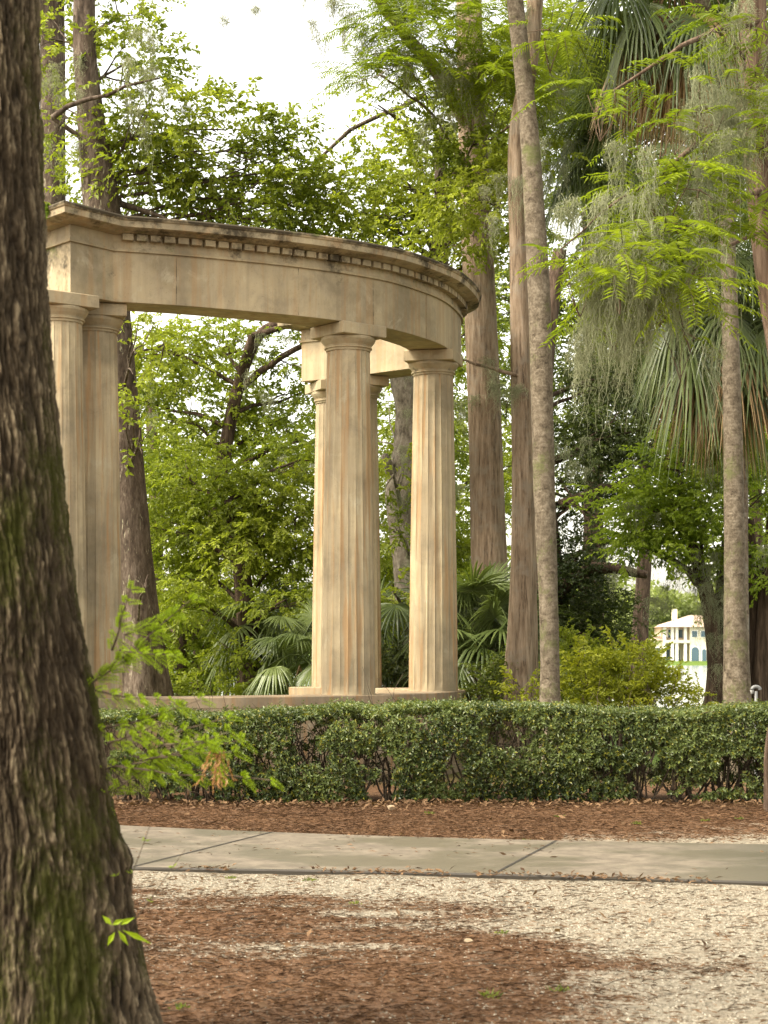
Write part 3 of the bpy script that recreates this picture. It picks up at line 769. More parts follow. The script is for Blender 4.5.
    for a, b, n in [((82, 690, 6.95), (150, 640, Yf), 9), ((100, 675, 6.95), (190, 600, 6.8), 10), ((112, 650, 6.9), (130, 590, 6.7), 7),
                    ((120, 650, 6.85), (175, 655, 6.7), 8), ((95, 690, 6.9), (170, 700, 6.7), 9), ((125, 635, 6.85), (165, 615, 6.95), 6),
                    ((98, 770, 6.95), (240, 740, 6.6), 15), ((110, 765, 6.9), (215, 775, 6.6), 11), ((130, 755, 6.9), (270, 780, 6.6), 12),
                    ((98, 730, 6.95), (200, 700, 6.75), 11), ((120, 745, 6.9), (225, 718, 6.7), 10), ((150, 755, 6.8), (232, 752, 6.5), 10),
                    ((96, 800, 6.95), (150, 765, 6.8), 6), ((160, 745, 6.8), (228, 732, 6.4), 9), ((140, 760, 6.8), (205, 742, 6.5), 9), ((110, 742, 6.8), (160, 722, 6.6), 8)]:
        shoot(a, b, n)
    # thin upright shoots lower on the trunk
    for a, b in [((120, 905, 6.9), (150, 825, 6.85)), ((125, 935, 6.9), (185, 850, 6.8)), ((110, 900, 6.9), (118, 870, 6.8))]:
        A = W(*a); B = W(*b); P = limb(tw, A, B, .0025, .001, 0, .05, 4)
        for p in P[2::2]:
            D = R.normal(size=(4, 3)); D[:, 2] = abs(D[:, 2])*.6
            leaves(lf, np.repeat(p[None], 4, 0), D, R.normal(size=(4, 3)), .028, .006, np.clip(R.normal(.6, .2, 4), 0, 1))
    for p, d, l in [((112, 925, 6.6), (.5, 0, .25), .05), ((118, 930, 6.6), (.4, 0, -.6), .07), ((122, 930, 6.6), (1, 0, -.45), .12), ((115, 932, 6.6), (-.3, 0, -.5), .06), ((120, 925, 6.6), (.9, 0, .5), .06), ((112, 925, 6.6), (-.5, 0, .5), .05)]:
        leaves(lf, W(*p)[None], np.array([d], float), np.array([[0, -1., .4]]), np.array([l]), np.array([.02]), np.array([.7]))
    tw.build('twigs', M['twig'], root); lf.build('shoots', [M['leaf_sprig'], M['twig']], root)
    dl = MB(); o = W(219, 748, 6.55); n = 60
    for k in range(9):
        d = unit(np.array([R.normal(0, .22), R.normal(0, .2), -1])); l = R.uniform(.08, .18); t = np.linspace(.05, 1, 16)
        leaves(dl, o+[R.normal(0, .012), 0, 0]+d*l*t[:, None], np.tile(d*.8, (16, 1))+R.normal(0, .35, (16, 3)), R.normal(size=(16, 3)), .026, .006, np.clip(R.normal(.5, .2, 16), 0, 1))
    dl.build('withered_sprig', M['deadleaf'], root)
front_tree()

exec_trees = True
# -------- left side
tree('cypress_tree', 'straight grey trunk rising behind the left end of the colonnade, beside the mossy cypress', 'tree',
     [[(53, 720, 30, .36), (53, 640, 30, .26), (53, 400, 30, .23), (53, 200, 30, .215), (52, 0, 30, .20), (50, -160, 30, .18)]],
     [(45, -60, 30, 1.4, .8, 1.0)], 'oak', M['leaf_oak'], M['bark_oak'], zf=.6, mossA=[(48, 150, 29.6, .8, 70, .12), (60, 90, 29.6, .8, 50, .1)])
tree('oak_tree', 'leaning oak with a thick knotty trunk behind the left columns of the colonnade', 'tree',
     [[(138, 720, 27, .62), (136, 660, 27, .42), (130, 560, 27, .34), (122, 440, 27, .30), (110, 300, 27, .29), (101, 200, 27, .27), (90, 110, 27, .20), (84, 30, 27, .17), (88, -80, 27, .15)]],
     [(150, 130, 27, .9, .9, .8), (130, 60, 27.5, .8, .7, .7), (210, 150, 27.5, 1.0, .7, .8), (110, 210, 28, .9, .6, .8, .8), (250, 200, 28, 1.3, .8, .7, .7), (225, 130, 28, .5, .6, .4, .8), (270, 155, 28, .8, .6, .6, .7), (330, 205, 28.5, .8, .6, .5, .5), (150, 170, 28, 1.0, .8, .7), (60, 40, 28, .6, .8, .7, .8),
      (60, 120, 28.5, .5, .7, .5, .8), (180, 210, 28.5, .9, .7, .5, .8), (170, 345, 29, .8, .7, .7, .8), (140, 420, 29.5, .5, .6, .8, .9), (134, 350, 25.8, .28, .3, .6, .6), (140, 430, 25.8, .25, .3, .5, .5), (145, 590, 25.8, .25, .3, .4, .4), (300, 170, 28, .8, .6, .5, .6), (120, 20, 28, .7, .5, .5, .7), (290, 225, 29, 1.2, .8, .45, .9), (345, 190, 29, .8, .8, .5, .9), (380, 230, 29, .6, .7, .35, .6)],
     'oak', M['leaf_bright'], M['bark_oak'], r_limb=.028, limbs=[((96, 150, 27), (52, 118, 26.6), .05, .03), ((52, 118, 26.6), (160, 78, 26.4), .045, .012), ((110, 200, 27.2), (172, 222, 27), .06, .02)],
     gap=.49, dens=.95, mossA=[(138, 50, 26.5, 1.2, 110, .14), (150, 100, 26.5, 1.2, 90, .12), (60, 90, 26.6, .8, 60, .15), (125, 90, 26.6, .6, 40, .1), (175, 90, 26.7, 1., 40, .12), (80, 70, 26.6, .7, 60, .1)])
tree('oak_tree', 'spreading oak with airy glossy foliage seen through the opening of the colonnade', 'tree',
     [[(200, 720, 34, .3), (205, 640, 34, .2), (215, 520, 34, .15), (235, 400, 34, .12), (260, 335, 34, .09), (290, 322, 34, .09)]],
     [(160, 350, 34, 1.2, .9, .7), (220, 350, 35, 1.2, .9, .7, .8), (280, 360, 34, .9, .9, .6, .75), (190, 420, 34, 1.2, .9, .8), (260, 430, 35, 1.1, .9, .7, .8), (150, 470, 33, 1.0, .9, .7),
      (300, 440, 34, .8, .9, .6, .8), (140, 400, 35, .9, .9, .9, 1.), (310, 390, 35, .6, .9, .6, .8), (230, 480, 35, 1.1, .9, .7)],
     'camphor', M['leaf_bright'], M['bark_dark'], limbs=[((236, 398, 34), (252, 336, 33.7), .08, .07), ((252, 336, 33.7), (322, 322, 33.4), .065, .04), ((237, 392, 34), (332, 328, 33.6), .07, .045)],
     gap=.47, dens=1.05, mossA=[(262, 350, 33.4, .9, 60, .2), (290, 350, 33.4, .8, 50, .2), (150, 440, 33, .9, 60, .3), (300, 470, 33, .9, 60, .2)])
tree('camphor_tree', 'bright green layered tree low behind the colonnade opening, above the drooping fan palms', 'tree',
     [[(250, 720, 30, .25), (248, 640, 30, .18), (240, 560, 30, .14), (230, 500, 30, .1)]],
     [(190, 480, 30, 1.1, .9, .5), (250, 500, 30, 1.1, .9, .5), (170, 530, 30.5, .9, .9, .55), (230, 540, 30, 1.2, .9, .55), (295, 520, 30, .7, .9, .6), (300, 460, 30.5, .6, .8, .5), (280, 565, 30.5, .8, .8, .4), (160, 590, 31, .8, .8, .5), (205, 570, 31, .8, .8, .45), (190, 600, 29, .6, .6, .35), (285, 600, 29, .5, .6, .25, .7), (230, 650, 29.5, .5, .5, .4, .5)],
     'camphor', M['leaf_bright'], M['bark_dark'], gap=.43, dens=1.35, flat=.6)
tree('understory_tree', 'shady leafy undergrowth tree at the foot of the leaning oak trunk', 'tree',
     [[(180, 720, 32, .12), (182, 660, 32, .08), (185, 600, 32, .05)]],
     [(160, 640, 32, .8, .8, .6), (205, 620, 33, .9, .8, .7), (185, 665, 32, .9, .7, .5), (240, 640, 34, .8, .8, .6, .7), (130, 610, 33, .6, .8, .8), (300, 600, 34, .7, .7, .5, .8), (225, 670, 33, .5, .5, .3, .7)],
     'camphor', M['leaf_bright'], M['bark_dark'], gap=.43, dens=1.1)
# -------- middle
tree('gnarled_tree', 'pale gnarled moss-hung trunk seen between the two tall middle columns', 'tree',
     [[(420, 720, 29, .36), (418, 640, 29, .3), (410, 560, 29, .28), (402, 500, 29, .26), (410, 430, 29, .22), (408, 390, 29, .24), (398, 350, 29, .2), (392, 250, 29, .17)]],
     [(395, 440, 31, .5, .8, .8, .8), (405, 540, 31, .6, .8, .8), (390, 600, 31, .6, .8, .5), (450, 450, 31, .4, .7, .8), (440, 540, 31.5, .6, .8, .8, .9), (395, 490, 30.5, .35, .5, .6, .9), (393, 475, 28, .3, .3, .4, .8), (398, 530, 28, .3, .3, .5, .9), (392, 590, 28.2, .35, .3, .45, .8)],
     'camphor', M['leaf_bright'], M['bark_gnarl'], limbs=[((402, 500, 29), (384, 455, 28.7), .12, .06)], gap=.42, bark=.28, zf=2.2, mossA=[(402, 470, 28.4, .9, 90, .2), (392, 560, 28.4, 1.1, 120, .25), (405, 400, 28.5, .9, 60, .15), (460, 400, 28.5, .8, 60, .12), (448, 440, 28.5, .9, 60, .15)])
tree('cypress_tree', 'tall smooth cypress trunk with a knot, directly right of the colonnade', 'tree',
     [[(492, 725, 27, .42), (491, 660, 27, .31), (488, 540, 27, .265), (484, 400, 27, .245), (478, 260, 27, .24), (472, 120, 27, .21), (468, -40, 27, .18)]],
     [(440, 50, 25, 1.0, 1.0, .45), (400, 30, 25, .8, .8, .4), (480, 70, 25, .8, .8, .4), (380, 75, 24.5, .5, .7, .35, .9), (470, 20, 25, 1.0, 1.0, .4), (530, 50, 26, .6, .8, .5), (420, 5, 25.5, 1.0, 1.0, .3), (550, 100, 26.5, .7, .7, .5, .8), (500, 105, 26, .7, .8, .4)],
     'cypress', M['leaf_cyp'], M['bark_tan'], bark=.07, zf=.5, limbs=[((474, 130, 27), (372, -10, 25.2), .12, .07)], gap=.42, dens=1.0, flat=.35,
     mossA=[(345, 10, 25, 1.3, 170, .18), (330, 0, 25, 1.1, 60, .15), (365, 20, 25, 1.0, 120, .2), (400, 60, 25, 1.1, 140, .3), (440, 70, 25, 1.5, 150, .3), (470, 90, 25, 1.6, 150, .3), (520, 120, 26, 1.4, 100, .3), (262, -6, 25, .4, 40, .1), (240, -6, 25, .35, 30, .1), (485, 370, 26.6, .9, 50, .08), (478, 390, 26.6, .6, 30, .06), (510, 60, 26, 1.2, 100, .2), (545, 60, 26, 1.8, 140, .2)])
tree('laurel_tree', 'yellow-green leafy tree with moss hanging over the right end of the colonnade cornice', 'tree',
     [[(436, 720, 30, .3), (436, 640, 30, .24), (435, 500, 30, .2), (437, 350, 30, .17), (441, 220, 30, .13), (440, 130, 30, .08)]],
     [(430, 110, 29, .8, .8, .5), (475, 140, 25.4, .9, .6, .6), (440, 170, 28, 1.1, .8, .6), (485, 195, 25.2, .75, .6, .55), (410, 215, 29, .9, .8, .5), (455, 232, 26, .9, .6, .35), (500, 240, 29, .7, .7, .5), (385, 215, 28, .6, .6, .35, .6), (395, 175, 29.5, .5, .7, .4, .8), (350, 225, 30, .7, .7, .4, .8), (500, 140, 29, .7, .7, .6), (378, 105, 29, .35, .4, .2, .8)],
     'oak', M['leaf_bright'], M['bark_oak'], limbs=[((425, 95, 29.6), (350, 130, 29.3), .045, .03), ((350, 130, 29.3), (290, 195, 29.3), .035, .012), ((500, 190, 28.5), (430, 250, 28), .04, .02)], gap=.46, dens=1.05,
     mossA=[(455, 130, 28.4, 1.6, 140, .35), (480, 190, 28, 1.4, 130, .3), (430, 200, 28.4, 1.0, 80, .3), (500, 160, 28, 1.3, 90, .3)])
tree('cypress_tree', 'dark straight trunk with a flared foot standing left of the slender leaning palm trunk', 'tree',
     [[(517, 722, 24.5, .36), (519, 690, 24.5, .235), (522, 620, 24.5, .19), (523, 500, 24.5, .155), (521, 380, 24.5, .14), (519, 260, 24.5, .13), (517, 140, 24.5, .12), (530, 60, 24.5, .115), (540, -60, 24.5, .1)]],
     [(540, 40, 27, .5, .7, .6, .7)], 'cypress', M['leaf_cyp'], M['bark_tan'], bark=.07, zf=.5, gap=.42,
     limbs=[((520, 376, 24.4), (478, 365, 24.2), .03, .022), ((478, 365, 24.2), (462, 360, 24.2), .02, .012)],
     mossA=[(541, 170, 26, 1.8, 200, .16), (524, 150, 24.2, 1.1, 90, .12), (515, 388, 24.2, .45, 60, .05), (485, 372, 24, .7, 50, .07), (507, 210, 24.2, .9, 70, .12)])
# -------- right side broadleaf
tree('oak_tree', 'dark oak with a heavy horizontal bough seen right of the slender leaning palm trunk', 'tree',
     [[(560, 720, 33, .4), (556, 640, 33, .3), (548, 560, 33, .26), (540, 460, 33, .22), (545, 350, 33, .18), (560, 250, 33, .12)]],
     [(590, 440, 33, 1.0, .9, .7), (640, 430, 33, 1.0, .9, .6), (575, 500, 33, .5, .8, .6, .7), (640, 480, 34, 1.0, .9, .4), (580, 590, 32.5, .6, .8, .7), (600, 620, 32.5, .7, .8, .6), (570, 640, 32.5, .8, .8, .5), (620, 540, 33, .35, .6, .35, .8), (575, 560, 33, .4, .6, .5), (690, 440, 34, .8, .8, .6), (600, 385, 34, 1.0, .9, .6), (550, 600, 33.5, .6, .8, .9), (640, 380, 35, 1.2, .9, .5)],
     'small', M['leaf_dark'], M['bark_dark'], limbs=[((552, 600, 33), (590, 568, 32.3), .14, .11), ((590, 568, 32.3), (647, 575, 32), .12, .07), ((560, 505, 33), (640, 480, 32.6), .1, .04), ((560, 480, 33), (605, 560, 32.4), .03, .012), ((600, 520, 32.8), (560, 500, 32.8), .03, .015)],
     gap=.44, dens=1.5, mossA=[(566, 430, 31, 1.2, 60, .3), (600, 400, 31, 1.4, 90, .3), (605, 560, 31.6, .8, 50, .1), (640, 590, 32, .9, 50, .15), (575, 480, 32, 1., 60, .2)])
tree('maple_tree', 'mid-green leafy tree filling the gap between the slender palm trunk and the hanging moss', 'tree',
     [[(590, 720, 40, .35), (592, 600, 40, .25), (594, 450, 40, .2), (590, 300, 40, .14), (585, 180, 40, .08)]],
     [(580, 300, 40, 1.2, .9, 1.0), (600, 200, 40, 1.3, .9, 1.0), (580, 130, 40, 1.1, .9, .8, .8), (640, 260, 40, 1.2, .9, 1.2), (570, 370, 39, .9, .9, .9, .9), (570, 430, 39, .8, .9, .7, .8), (660, 340, 41, 1.3, .9, 1.0), (620, 330, 40, .9, .8, .6, .7), (660, 130, 40, 1.5, .9, 1.2), (505, 300, 39, .7, .8, 1.0, .9), (500, 400, 39, .6, .8, 1.0, .9), (505, 480, 39, .5, .8, .7, .9), (700, 220, 41, 1.2, .9, 1.4), (600, 60, 40, 1.2, .9, 1.), (750, 100, 40, 1.2, .8, 1.6)],
     'oak', M['leaf_oak'], M['bark_dark'], gap=.45, dens=1.15, mossA=[(575, 330, 36, 1.3, 60, .3)])
tree('laurel_tree', 'light leafy tree behind the middle columns, left of the knotted cypress trunk', 'tree',
     [[(435, 720, 36, .3), (436, 600, 36, .2), (440, 450, 36, .16), (440, 330, 36, .1)]],
     [(430, 400, 36, .9, .8, 1.0), (470, 330, 36, .7, .8, 1.0), (400, 470, 36, .8, .8, 1.0, .8), (440, 520, 36, .9, .8, 1.0), (500, 470, 36, .5, .8, .8, .8), (400, 580, 36, .8, .8, .7), (465, 600, 36, .8, .8, .8), (350, 560, 37, .8, .8, .8)],
     'camphor', M['leaf_bright'], M['bark_oak'], gap=.45, dens=1.0)
tree('banyan_tree', 'bright green tiered tree with dark ropy trunks behind the right palm trunk', 'tree',
     [[(718, 722, 29, .30), (717, 680, 29, .16), (714, 640, 29, .13), (706, 590, 29, .12), (690, 540, 29, .09), (680, 500, 29, .05)],
      [(728, 722, 29.2, .22), (726, 660, 29.2, .16), (724, 600, 29.2, .14), (735, 500, 29.2, .1)],
      [(752, 722, 29, .3), (750, 670, 29, .2), (752, 610, 29, .17), (748, 520, 29, .1)],
      [(768, 722, 28.8, .3), (764, 680, 28.8, .2), (770, 600, 28.8, .2), (775, 500, 28.8, .1)],
      [(741, 722, 28.7, .2), (740, 670, 28.7, .1), (744, 600, 28.9, .09), (740, 540, 29, .06)]],
     [(680, 465, 29, .9, .9, .5), (720, 450, 29, .9, .9, .45), (645, 505, 29, .8, .9, .5), (670, 500, 28.5, .8, .8, .4), (690, 430, 28.8, .8, .8, .35), (700, 530, 28.6, .9, .9, .4), (655, 552, 28.6, .6, .8, .28), (740, 500, 28.5, .9, .9, .5), (760, 440, 29, .8, .9, .4), (755, 570, 28.4, .7, .8, .4), (635, 540, 29, .5, .7, .3, .9), (720, 410, 30, .7, .9, .25)],
     'camphor', M['leaf_banyan'], M['bark_dark'], gap=.44, dens=1.35, flat=.5, bark=.3, zf=.3, up=.1,
     mossA=[(680, 545, 28.2, 1.1, 150, .3), (716, 590, 28.2, .7, 90, .08), (715, 580, 28.2, 1.3, 140, .2), (652, 560, 28.4, .8, 60, .2), (670, 610, 28.4, .8, 70, .2), (745, 560, 28.2, 1.3, 120, .3), (725, 640, 28.2, .8, 60, .1)])
for lab, px_, Yp, bl, lm in [
    ('broad leafy tree far behind the left opening of the colonnade', 150, 48, [(140, 560, 48, 1.9, 1.3, 1.7), (210, 600, 49, 1.9, 1.3, 1.5), (150, 450, 49, 1.6, 1.2, 1.8, .7), (230, 480, 50, 1.8, 1.2, 1.6, .6), (200, 380, 49, 1.8, 1.2, 1.5, .45)], 'leaf_bright'),
    ('broad leafy tree far behind the tallest middle column', 330, 50, [(300, 560, 50, 1.8, 1.3, 1.8, .8), (340, 640, 50, 1.8, 1.2, 1.3), (330, 450, 51, 1.8, 1.3, 1.8, .6), (400, 520, 50, 1.2, 1.2, 1.8)], 'leaf_oak'),
    ('tall leafy tree far behind the knotted cypress trunk', 480, 52, [(470, 540, 52, 1.6, 1.3, 2.2), (500, 420, 52, 1.7, 1.3, 2.2, .9), (460, 300, 52, 1.9, 1.3, 2.0, .9), (480, 180, 52, 2.1, 1.3, 2.0, .8), (520, 90, 53, 1.9, 1.3, 2.0), (430, 650, 52, 1.8, 1.2, 1.2), (520, 640, 52, 1.5, 1.2, 1.2)], 'leaf_bright'),
    ('tall shady tree far behind the dark oak bough', 640, 55, [(600, 470, 55, 1.4, 1.3, 1.3, .5), (680, 420, 55, 2.2, 1.3, 2.0), (620, 340, 55, 2.0, 1.3, 2.0, .8), (700, 300, 55, 2.2, 1.3, 2.2), (620, 200, 55, 2.2, 1.3, 2.2, .8), (700, 150, 55, 2.2, 1.3, 2.2), (600, 60, 55, 2.2, 1.3, 2.2), (730, 40, 55, 2.2, 1.3, 2.2)], 'leaf_oak'),
    ('leafy tree filling the view beyond the ropy trunks at the right edge', 750, 52, [(750, 560, 52, 1.4, 1.2, 1.8), (768, 640, 52, .7, 1.2, .8), (760, 450, 52, 1.8, 1.2, 1.8)], 'leaf_oak')]:
    tree('park_tree', lab, 'tree', [[(px_, 700, Yp, .35), (px_, 640, Yp, .26), (px_+6, 520, Yp, .2), (px_, 400, Yp, .13)]], bl, 'far', M[lm], M['bark_dark'], gap=.45, dens=.8, group='tall trees between the colonnade and the lake', sub=3)
# far side of the park: pale shrubs and willow near the water
tree('willow_tree', 'pale yellow-green tree near the water, left of the lakeside villa', 'tree',
     [[(615, 712, 62, .3), (615, 660, 62, .2), (612, 620, 62, .12)]],
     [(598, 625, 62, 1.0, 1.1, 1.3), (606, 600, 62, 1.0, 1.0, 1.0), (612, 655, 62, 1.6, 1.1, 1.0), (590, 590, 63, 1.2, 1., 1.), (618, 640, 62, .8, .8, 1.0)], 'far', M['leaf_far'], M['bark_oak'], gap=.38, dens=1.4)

# -------- right cypress overhead
tree('cypress_tree', 'red-barked cypress at the right edge with feathery sprays and long grey moss', 'tree',
     [[(835, 760, 19.5, .42), (828, 690, 19.5, .32), (812, 560, 19.5, .26), (794, 400, 19.5, .215), (770, 250, 19.5, .19), (757, 120, 19.5, .17), (752, 0, 19.5, .15), (750, -120, 19.5, .13)]],
     [(700, 130, 18, .55, .6, .2), (665, 195, 17.6, .35, .6, .14, .8), (610, 240, 17.4, .45, .5, .12, .8), (670, 175, 17.6, .6, .6, .2), (650, 240, 17.5, .6, .6, .2), (580, 265, 17.3, .4, .4, .12, .8), (700, 230, 18, .5, .6, .25), (745, 60, 18, .4, .7, .35, .7), (600, 92, 18.2, .45, .5, .10, .6),
      (660, 275, 17.4, .5, .5, .25, .9), (620, 262, 17.2, .4, .4, .2, .8), (690, 300, 17.5, .35, .4, .25, .8), (700, 190, 17.6, .4, .4, .2, .9), (615, 300, 17.6, .35, .5, .22, .7), (760, 150, 18.2, .4, .6, .5, .7), (740, 5, 18, .4, .6, .2, .7), (655, 128, 18, .5, .5, .12, .7), (700, 90, 18, .35, .6, .14, .7), (550, 30, 21, .4, .5, .25, .8), (680, 330, 18, .3, .4, .2, .5)],
     'cypress', M['leaf_cyp'], M['bark_red'], bark=.08, zf=.5, gap=.40, dens=1.15, flat=.3, attach=False,
     limbs=[((765, 120, 19.4), (660, 175, 17.8), .05, .02), ((660, 175, 17.8), (560, 250, 17.3), .018, .006), ((760, 20, 19.4), (600, 100, 18), .04, .01), ((762, 150, 19.4), (742, 142, 19), .05, .035), ((762, 190, 19.4), (640, 250, 17.6), .035, .008), ((765, 230, 19.4), (670, 300, 17.7), .025, .007), ((757, 90, 19.4), (700, 140, 18), .03, .01), ((754, 30, 19.4), (745, 70, 18.2), .03, .012)],
     mossA=[(620, 235, 17.4, 1.4, 180, .2), (650, 230, 17.4, 1.9, 320, .22), (690, 200, 17.8, .9, 120, .2), (640, 270, 17.5, 1.5, 250, .15), (610, 290, 17.6, 1.2, 170, .15), (715, 130, 17.8, 1.9, 260, .15), (745, 40, 17.8, 1.7, 160, .15), (758, 90, 17.8, 1.5, 150, .12), (590, 270, 17.4, 1.2, 150, .12), (625, 330, 17.6, 1.2, 120, .1), (595, 340, 17.7, 1.3, 90, .08), (720, 190, 17.8, 1.0, 120, .1), (690, 115, 18.3, .8, 60, .05)])

# -------- palms
fan_palm('palm_tree', 'slender ringed palm trunk leaning left as it rises, right of the dark flared trunk',
     [(551, 745, 21.5, .16), (550, 700, 21.5, .125), (549, 620, 21.5, .115), (544, 480, 21.5, .13), (540, 320, 21.5, .135), (535, 220, 21.5, .125), (528, 120, 21.5, .11), (515, 0, 21.5, .10), (505, -110, 21.5, .1)], W(500, -190, 21.5), nf=22, dead=4, barkm=M['bark_palm_moss'], seed=2)
fan_palm('palm_tree', 'ringed palm trunk in front of the dark ropy trunks, brown fans hanging overhead',
     [(738, 745, 22, .225), (737, 700, 22, .175), (735, 600, 22, .135), (734, 500, 22, .122), (732, 400, 22, .112), (728, 250, 22, .095), (724, 140, 22, .09), (712, 40, 22.3, .09), (690, -40, 22.6, .1)], W(675, -62, 22.6), nf=30, rad=.85, pet=.9, dead=16, seed=3, elr=(-.9, .8), skirt_len=1.0, barkm=M['bark_palm_moss'])
fan_palm('palm_tree', 'palm with a heavy skirt of drooping green and dead brown fans at the right',
     [(740, 735, 25.5, .17), (740, 600, 25.5, .12), (741, 480, 25.5, .10), (738, 380, 25.2, .11), (730, 285, 24.7, .13)], W(728, 262, 24.6), nf=46, rad=.9, pet=.85, dead=14, seed=4, elr=(-1.25, 1.0), skirt_len=1.0)
fan_palm('palm_tree', 'palm whose dark green fans spread among the feathery sprays left of the right trunks',
     [(738, 735, 27.5, .17), (737, 560, 27.5, .12), (732, 400, 27.5, .11), (724, 300, 27.5, .11), (695, 180, 27.5, .11)], W(668, 110, 27.5), nf=26, rad=.95, pet=1.3, dead=5, seed=5, elr=(-.6, .7), azs=[PI, 2.5, PI+.5, .3, -1.2, PI+.15], extra=[(PI+.25, -.30, .9, 1.25, .6), (PI+.7, -.1, 1.0, 1.15, .7), (PI+.3, .35, .8, 1.1, .5)])
fan_palm('fan_palm', 'dark green stemless fan palm spreading behind the right middle column',
     [(486, 745, 26.2, .14), (486, 700, 26.2, .15), (485, 650, 26.2, .14)], W(484, 628, 26.2), nf=36, rad=.78, pet=.7, dead=4, seed=6, elr=(-.2, 1.45), tint=.5)
fan_palm('fan_palm', 'small fan palm seen between the two tall middle columns',
     [(398, 745, 28.3, .12), (398, 690, 28.3, .12)], W(400, 640, 28.3), nf=20, rad=.8, pet=.9, dead=3, seed=7, elr=(-.3, 1.2))
fan_palm('fan_palm', 'drooping pale fan palm low in the colonnade opening, nearest the left columns',
     [(250, 745, 30.3, .12), (252, 690, 30.3, .12), (254, 640, 30.3, .12)], W(256, 612, 30.3), nf=14, rad=.8, pet=.5, dead=3, seed=8, elr=(-.8, .9), tint=.85)
fan_palm('fan_palm', 'spiky fan palm beside the left edge of the tallest middle column',
     [(303, 745, 27.9, .12), (303, 690, 27.9, .12)], W(300, 645, 27.9), nf=15, rad=.6, pet=.6, dead=2, seed=9, elr=(-.4, 1.3), tint=.6)

# -------- shrubs
def shrub(name, label, base, blobs, leafm, sty='small', dens=1.3, cat='shrub', gap=.4, group=None, nst=9):
    b = W(base[0], 760, base[1]); b[2] = 0; root = empty(name, b, label, cat, group or {'azalea_shrub': 'yellow-green bushes behind the hedge', 'leafy_shrub': 'leafy bushes behind the hedge'}.get(name))
    st = MB(); lb = MB()
    for i, bl in enumerate(blobs):
        c = W(bl[0], bl[1], bl[2]); r = np.array(bl[3:6], float)
        foot = np.array([c[0]*.6+b[0]*.4, c[1], -.02])
        for _ in range(nst): limb(st, foot+R.normal(0, .06, 3)*[1, 1, 0], c+unit(R.normal(size=3))*r*.8, .014, .004, .05, .1, 5)
        crown_blob(lb, c, r, sty, (bl[6] if len(bl) > 6 else 1.)*dens, gap, seed=i*2.3+len(label), flat=.7, up=.25)
    st.build('stems', M['twig'], root); lb.build('foliage', [leafm, M['twig']], root)
shrub('azalea_shrub', 'broad yellow-green bush above the hedge, right of the slender palm trunk', (610, 23),
      [(585, 690, 23, .5, .5, .30), (630, 680, 23, .6, .5, .38), (662, 694, 23, .38, .5, .24), (600, 670, 23.5, .5, .5, .28), (632, 668, 23.7, .35, .5, .22), (560, 700, 23, .3, .4, .2)], M['leaf_yellow'])
shrub('azalea_shrub', 'small yellow-green bush between the dark flared trunk and the slender palm trunk', (524, 22.5), [(523, 693, 22.5, .22, .3, .2), (530, 703, 22, .2, .3, .15)], M['leaf_yellow'])
shrub('azalea_shrub', 'wispy yellow-green bush left of the right palm trunk, below the villa', (700, 24), [(703, 698, 24, .28, .35, .22, .8), (690, 708, 24, .2, .3, .15)], M['leaf_yellow'], dens=.9)
shrub('leafy_shrub', 'olive-green bush at the foot of the knotted cypress, right of the low wall', (485, 22.5), [(492, 692, 24.5, .28, .4, .3), (486, 708, 24.2, .3, .4, .2), (505, 680, 24.8, .3, .4, .3, .8), (482, 672, 25.5, .25, .3, .2, .7)], M['leaf_oak'])
shrub('leafy_shrub', 'dim green bush behind the yellow-green bush, under the dark oak', (590, 28), [(570, 665, 28, .7, .5, .5), (600, 655, 28.5, .5, .5, .4, .7), (545, 690, 27, .5, .5, .5)], M['leaf_bright'])
shrub('clipped_shrub', 'dark clipped shrub seen between the middle columns, just above the low wall', (395, 27.3), [(396, 675, 27.3, .5, .4, .33)], M['leaf_hedge'], dens=2.2, gap=.2)
shrub('leafy_shrub', 'light green shrub behind the low wall in the left opening of the colonnade', (215, 29), [(200, 690, 29, .7, .5, .35, .8), (160, 690, 29, .6, .5, .35), (235, 680, 29.5, .4, .4, .4, .6), (130, 680, 30, .5, .5, .5)], M['leaf_bright'], dens=1.0)

# -------- distant wood and villa
def far_wood():
    mb = MB()
    for X in np.arange(-95, 100, 5.0):
        for Y, hh in ((300, 9), (322, 12.5)):
            h = hh*(.75+.5*fbm(np.array([[X*.07, Y, 0]]), 2)[0])
            x = X+R.normal(0, 1.5)
            if Y == 300 and 38 < x < 60: continue
            for k in range(5):
                c = np.array([x+R.normal(0, 2), Y+R.normal(0, 3), h*R.uniform(.25, .85)]); rad = np.array([3.2, 3, 2.6])
                m_ = 260; u = unit(R.normal(size=(m_, 3))); P = c+u*rad*(R.random((m_, 1))**.35)
                leaves(mb, P, u+R.normal(0, .5, (m_, 3)), R.normal(size=(m_, 3)), .95, .75, np.clip(R.normal(.5, .2)+R.normal(0, .1, m_), 0, 1))
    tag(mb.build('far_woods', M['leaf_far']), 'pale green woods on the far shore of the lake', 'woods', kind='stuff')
far_wood()

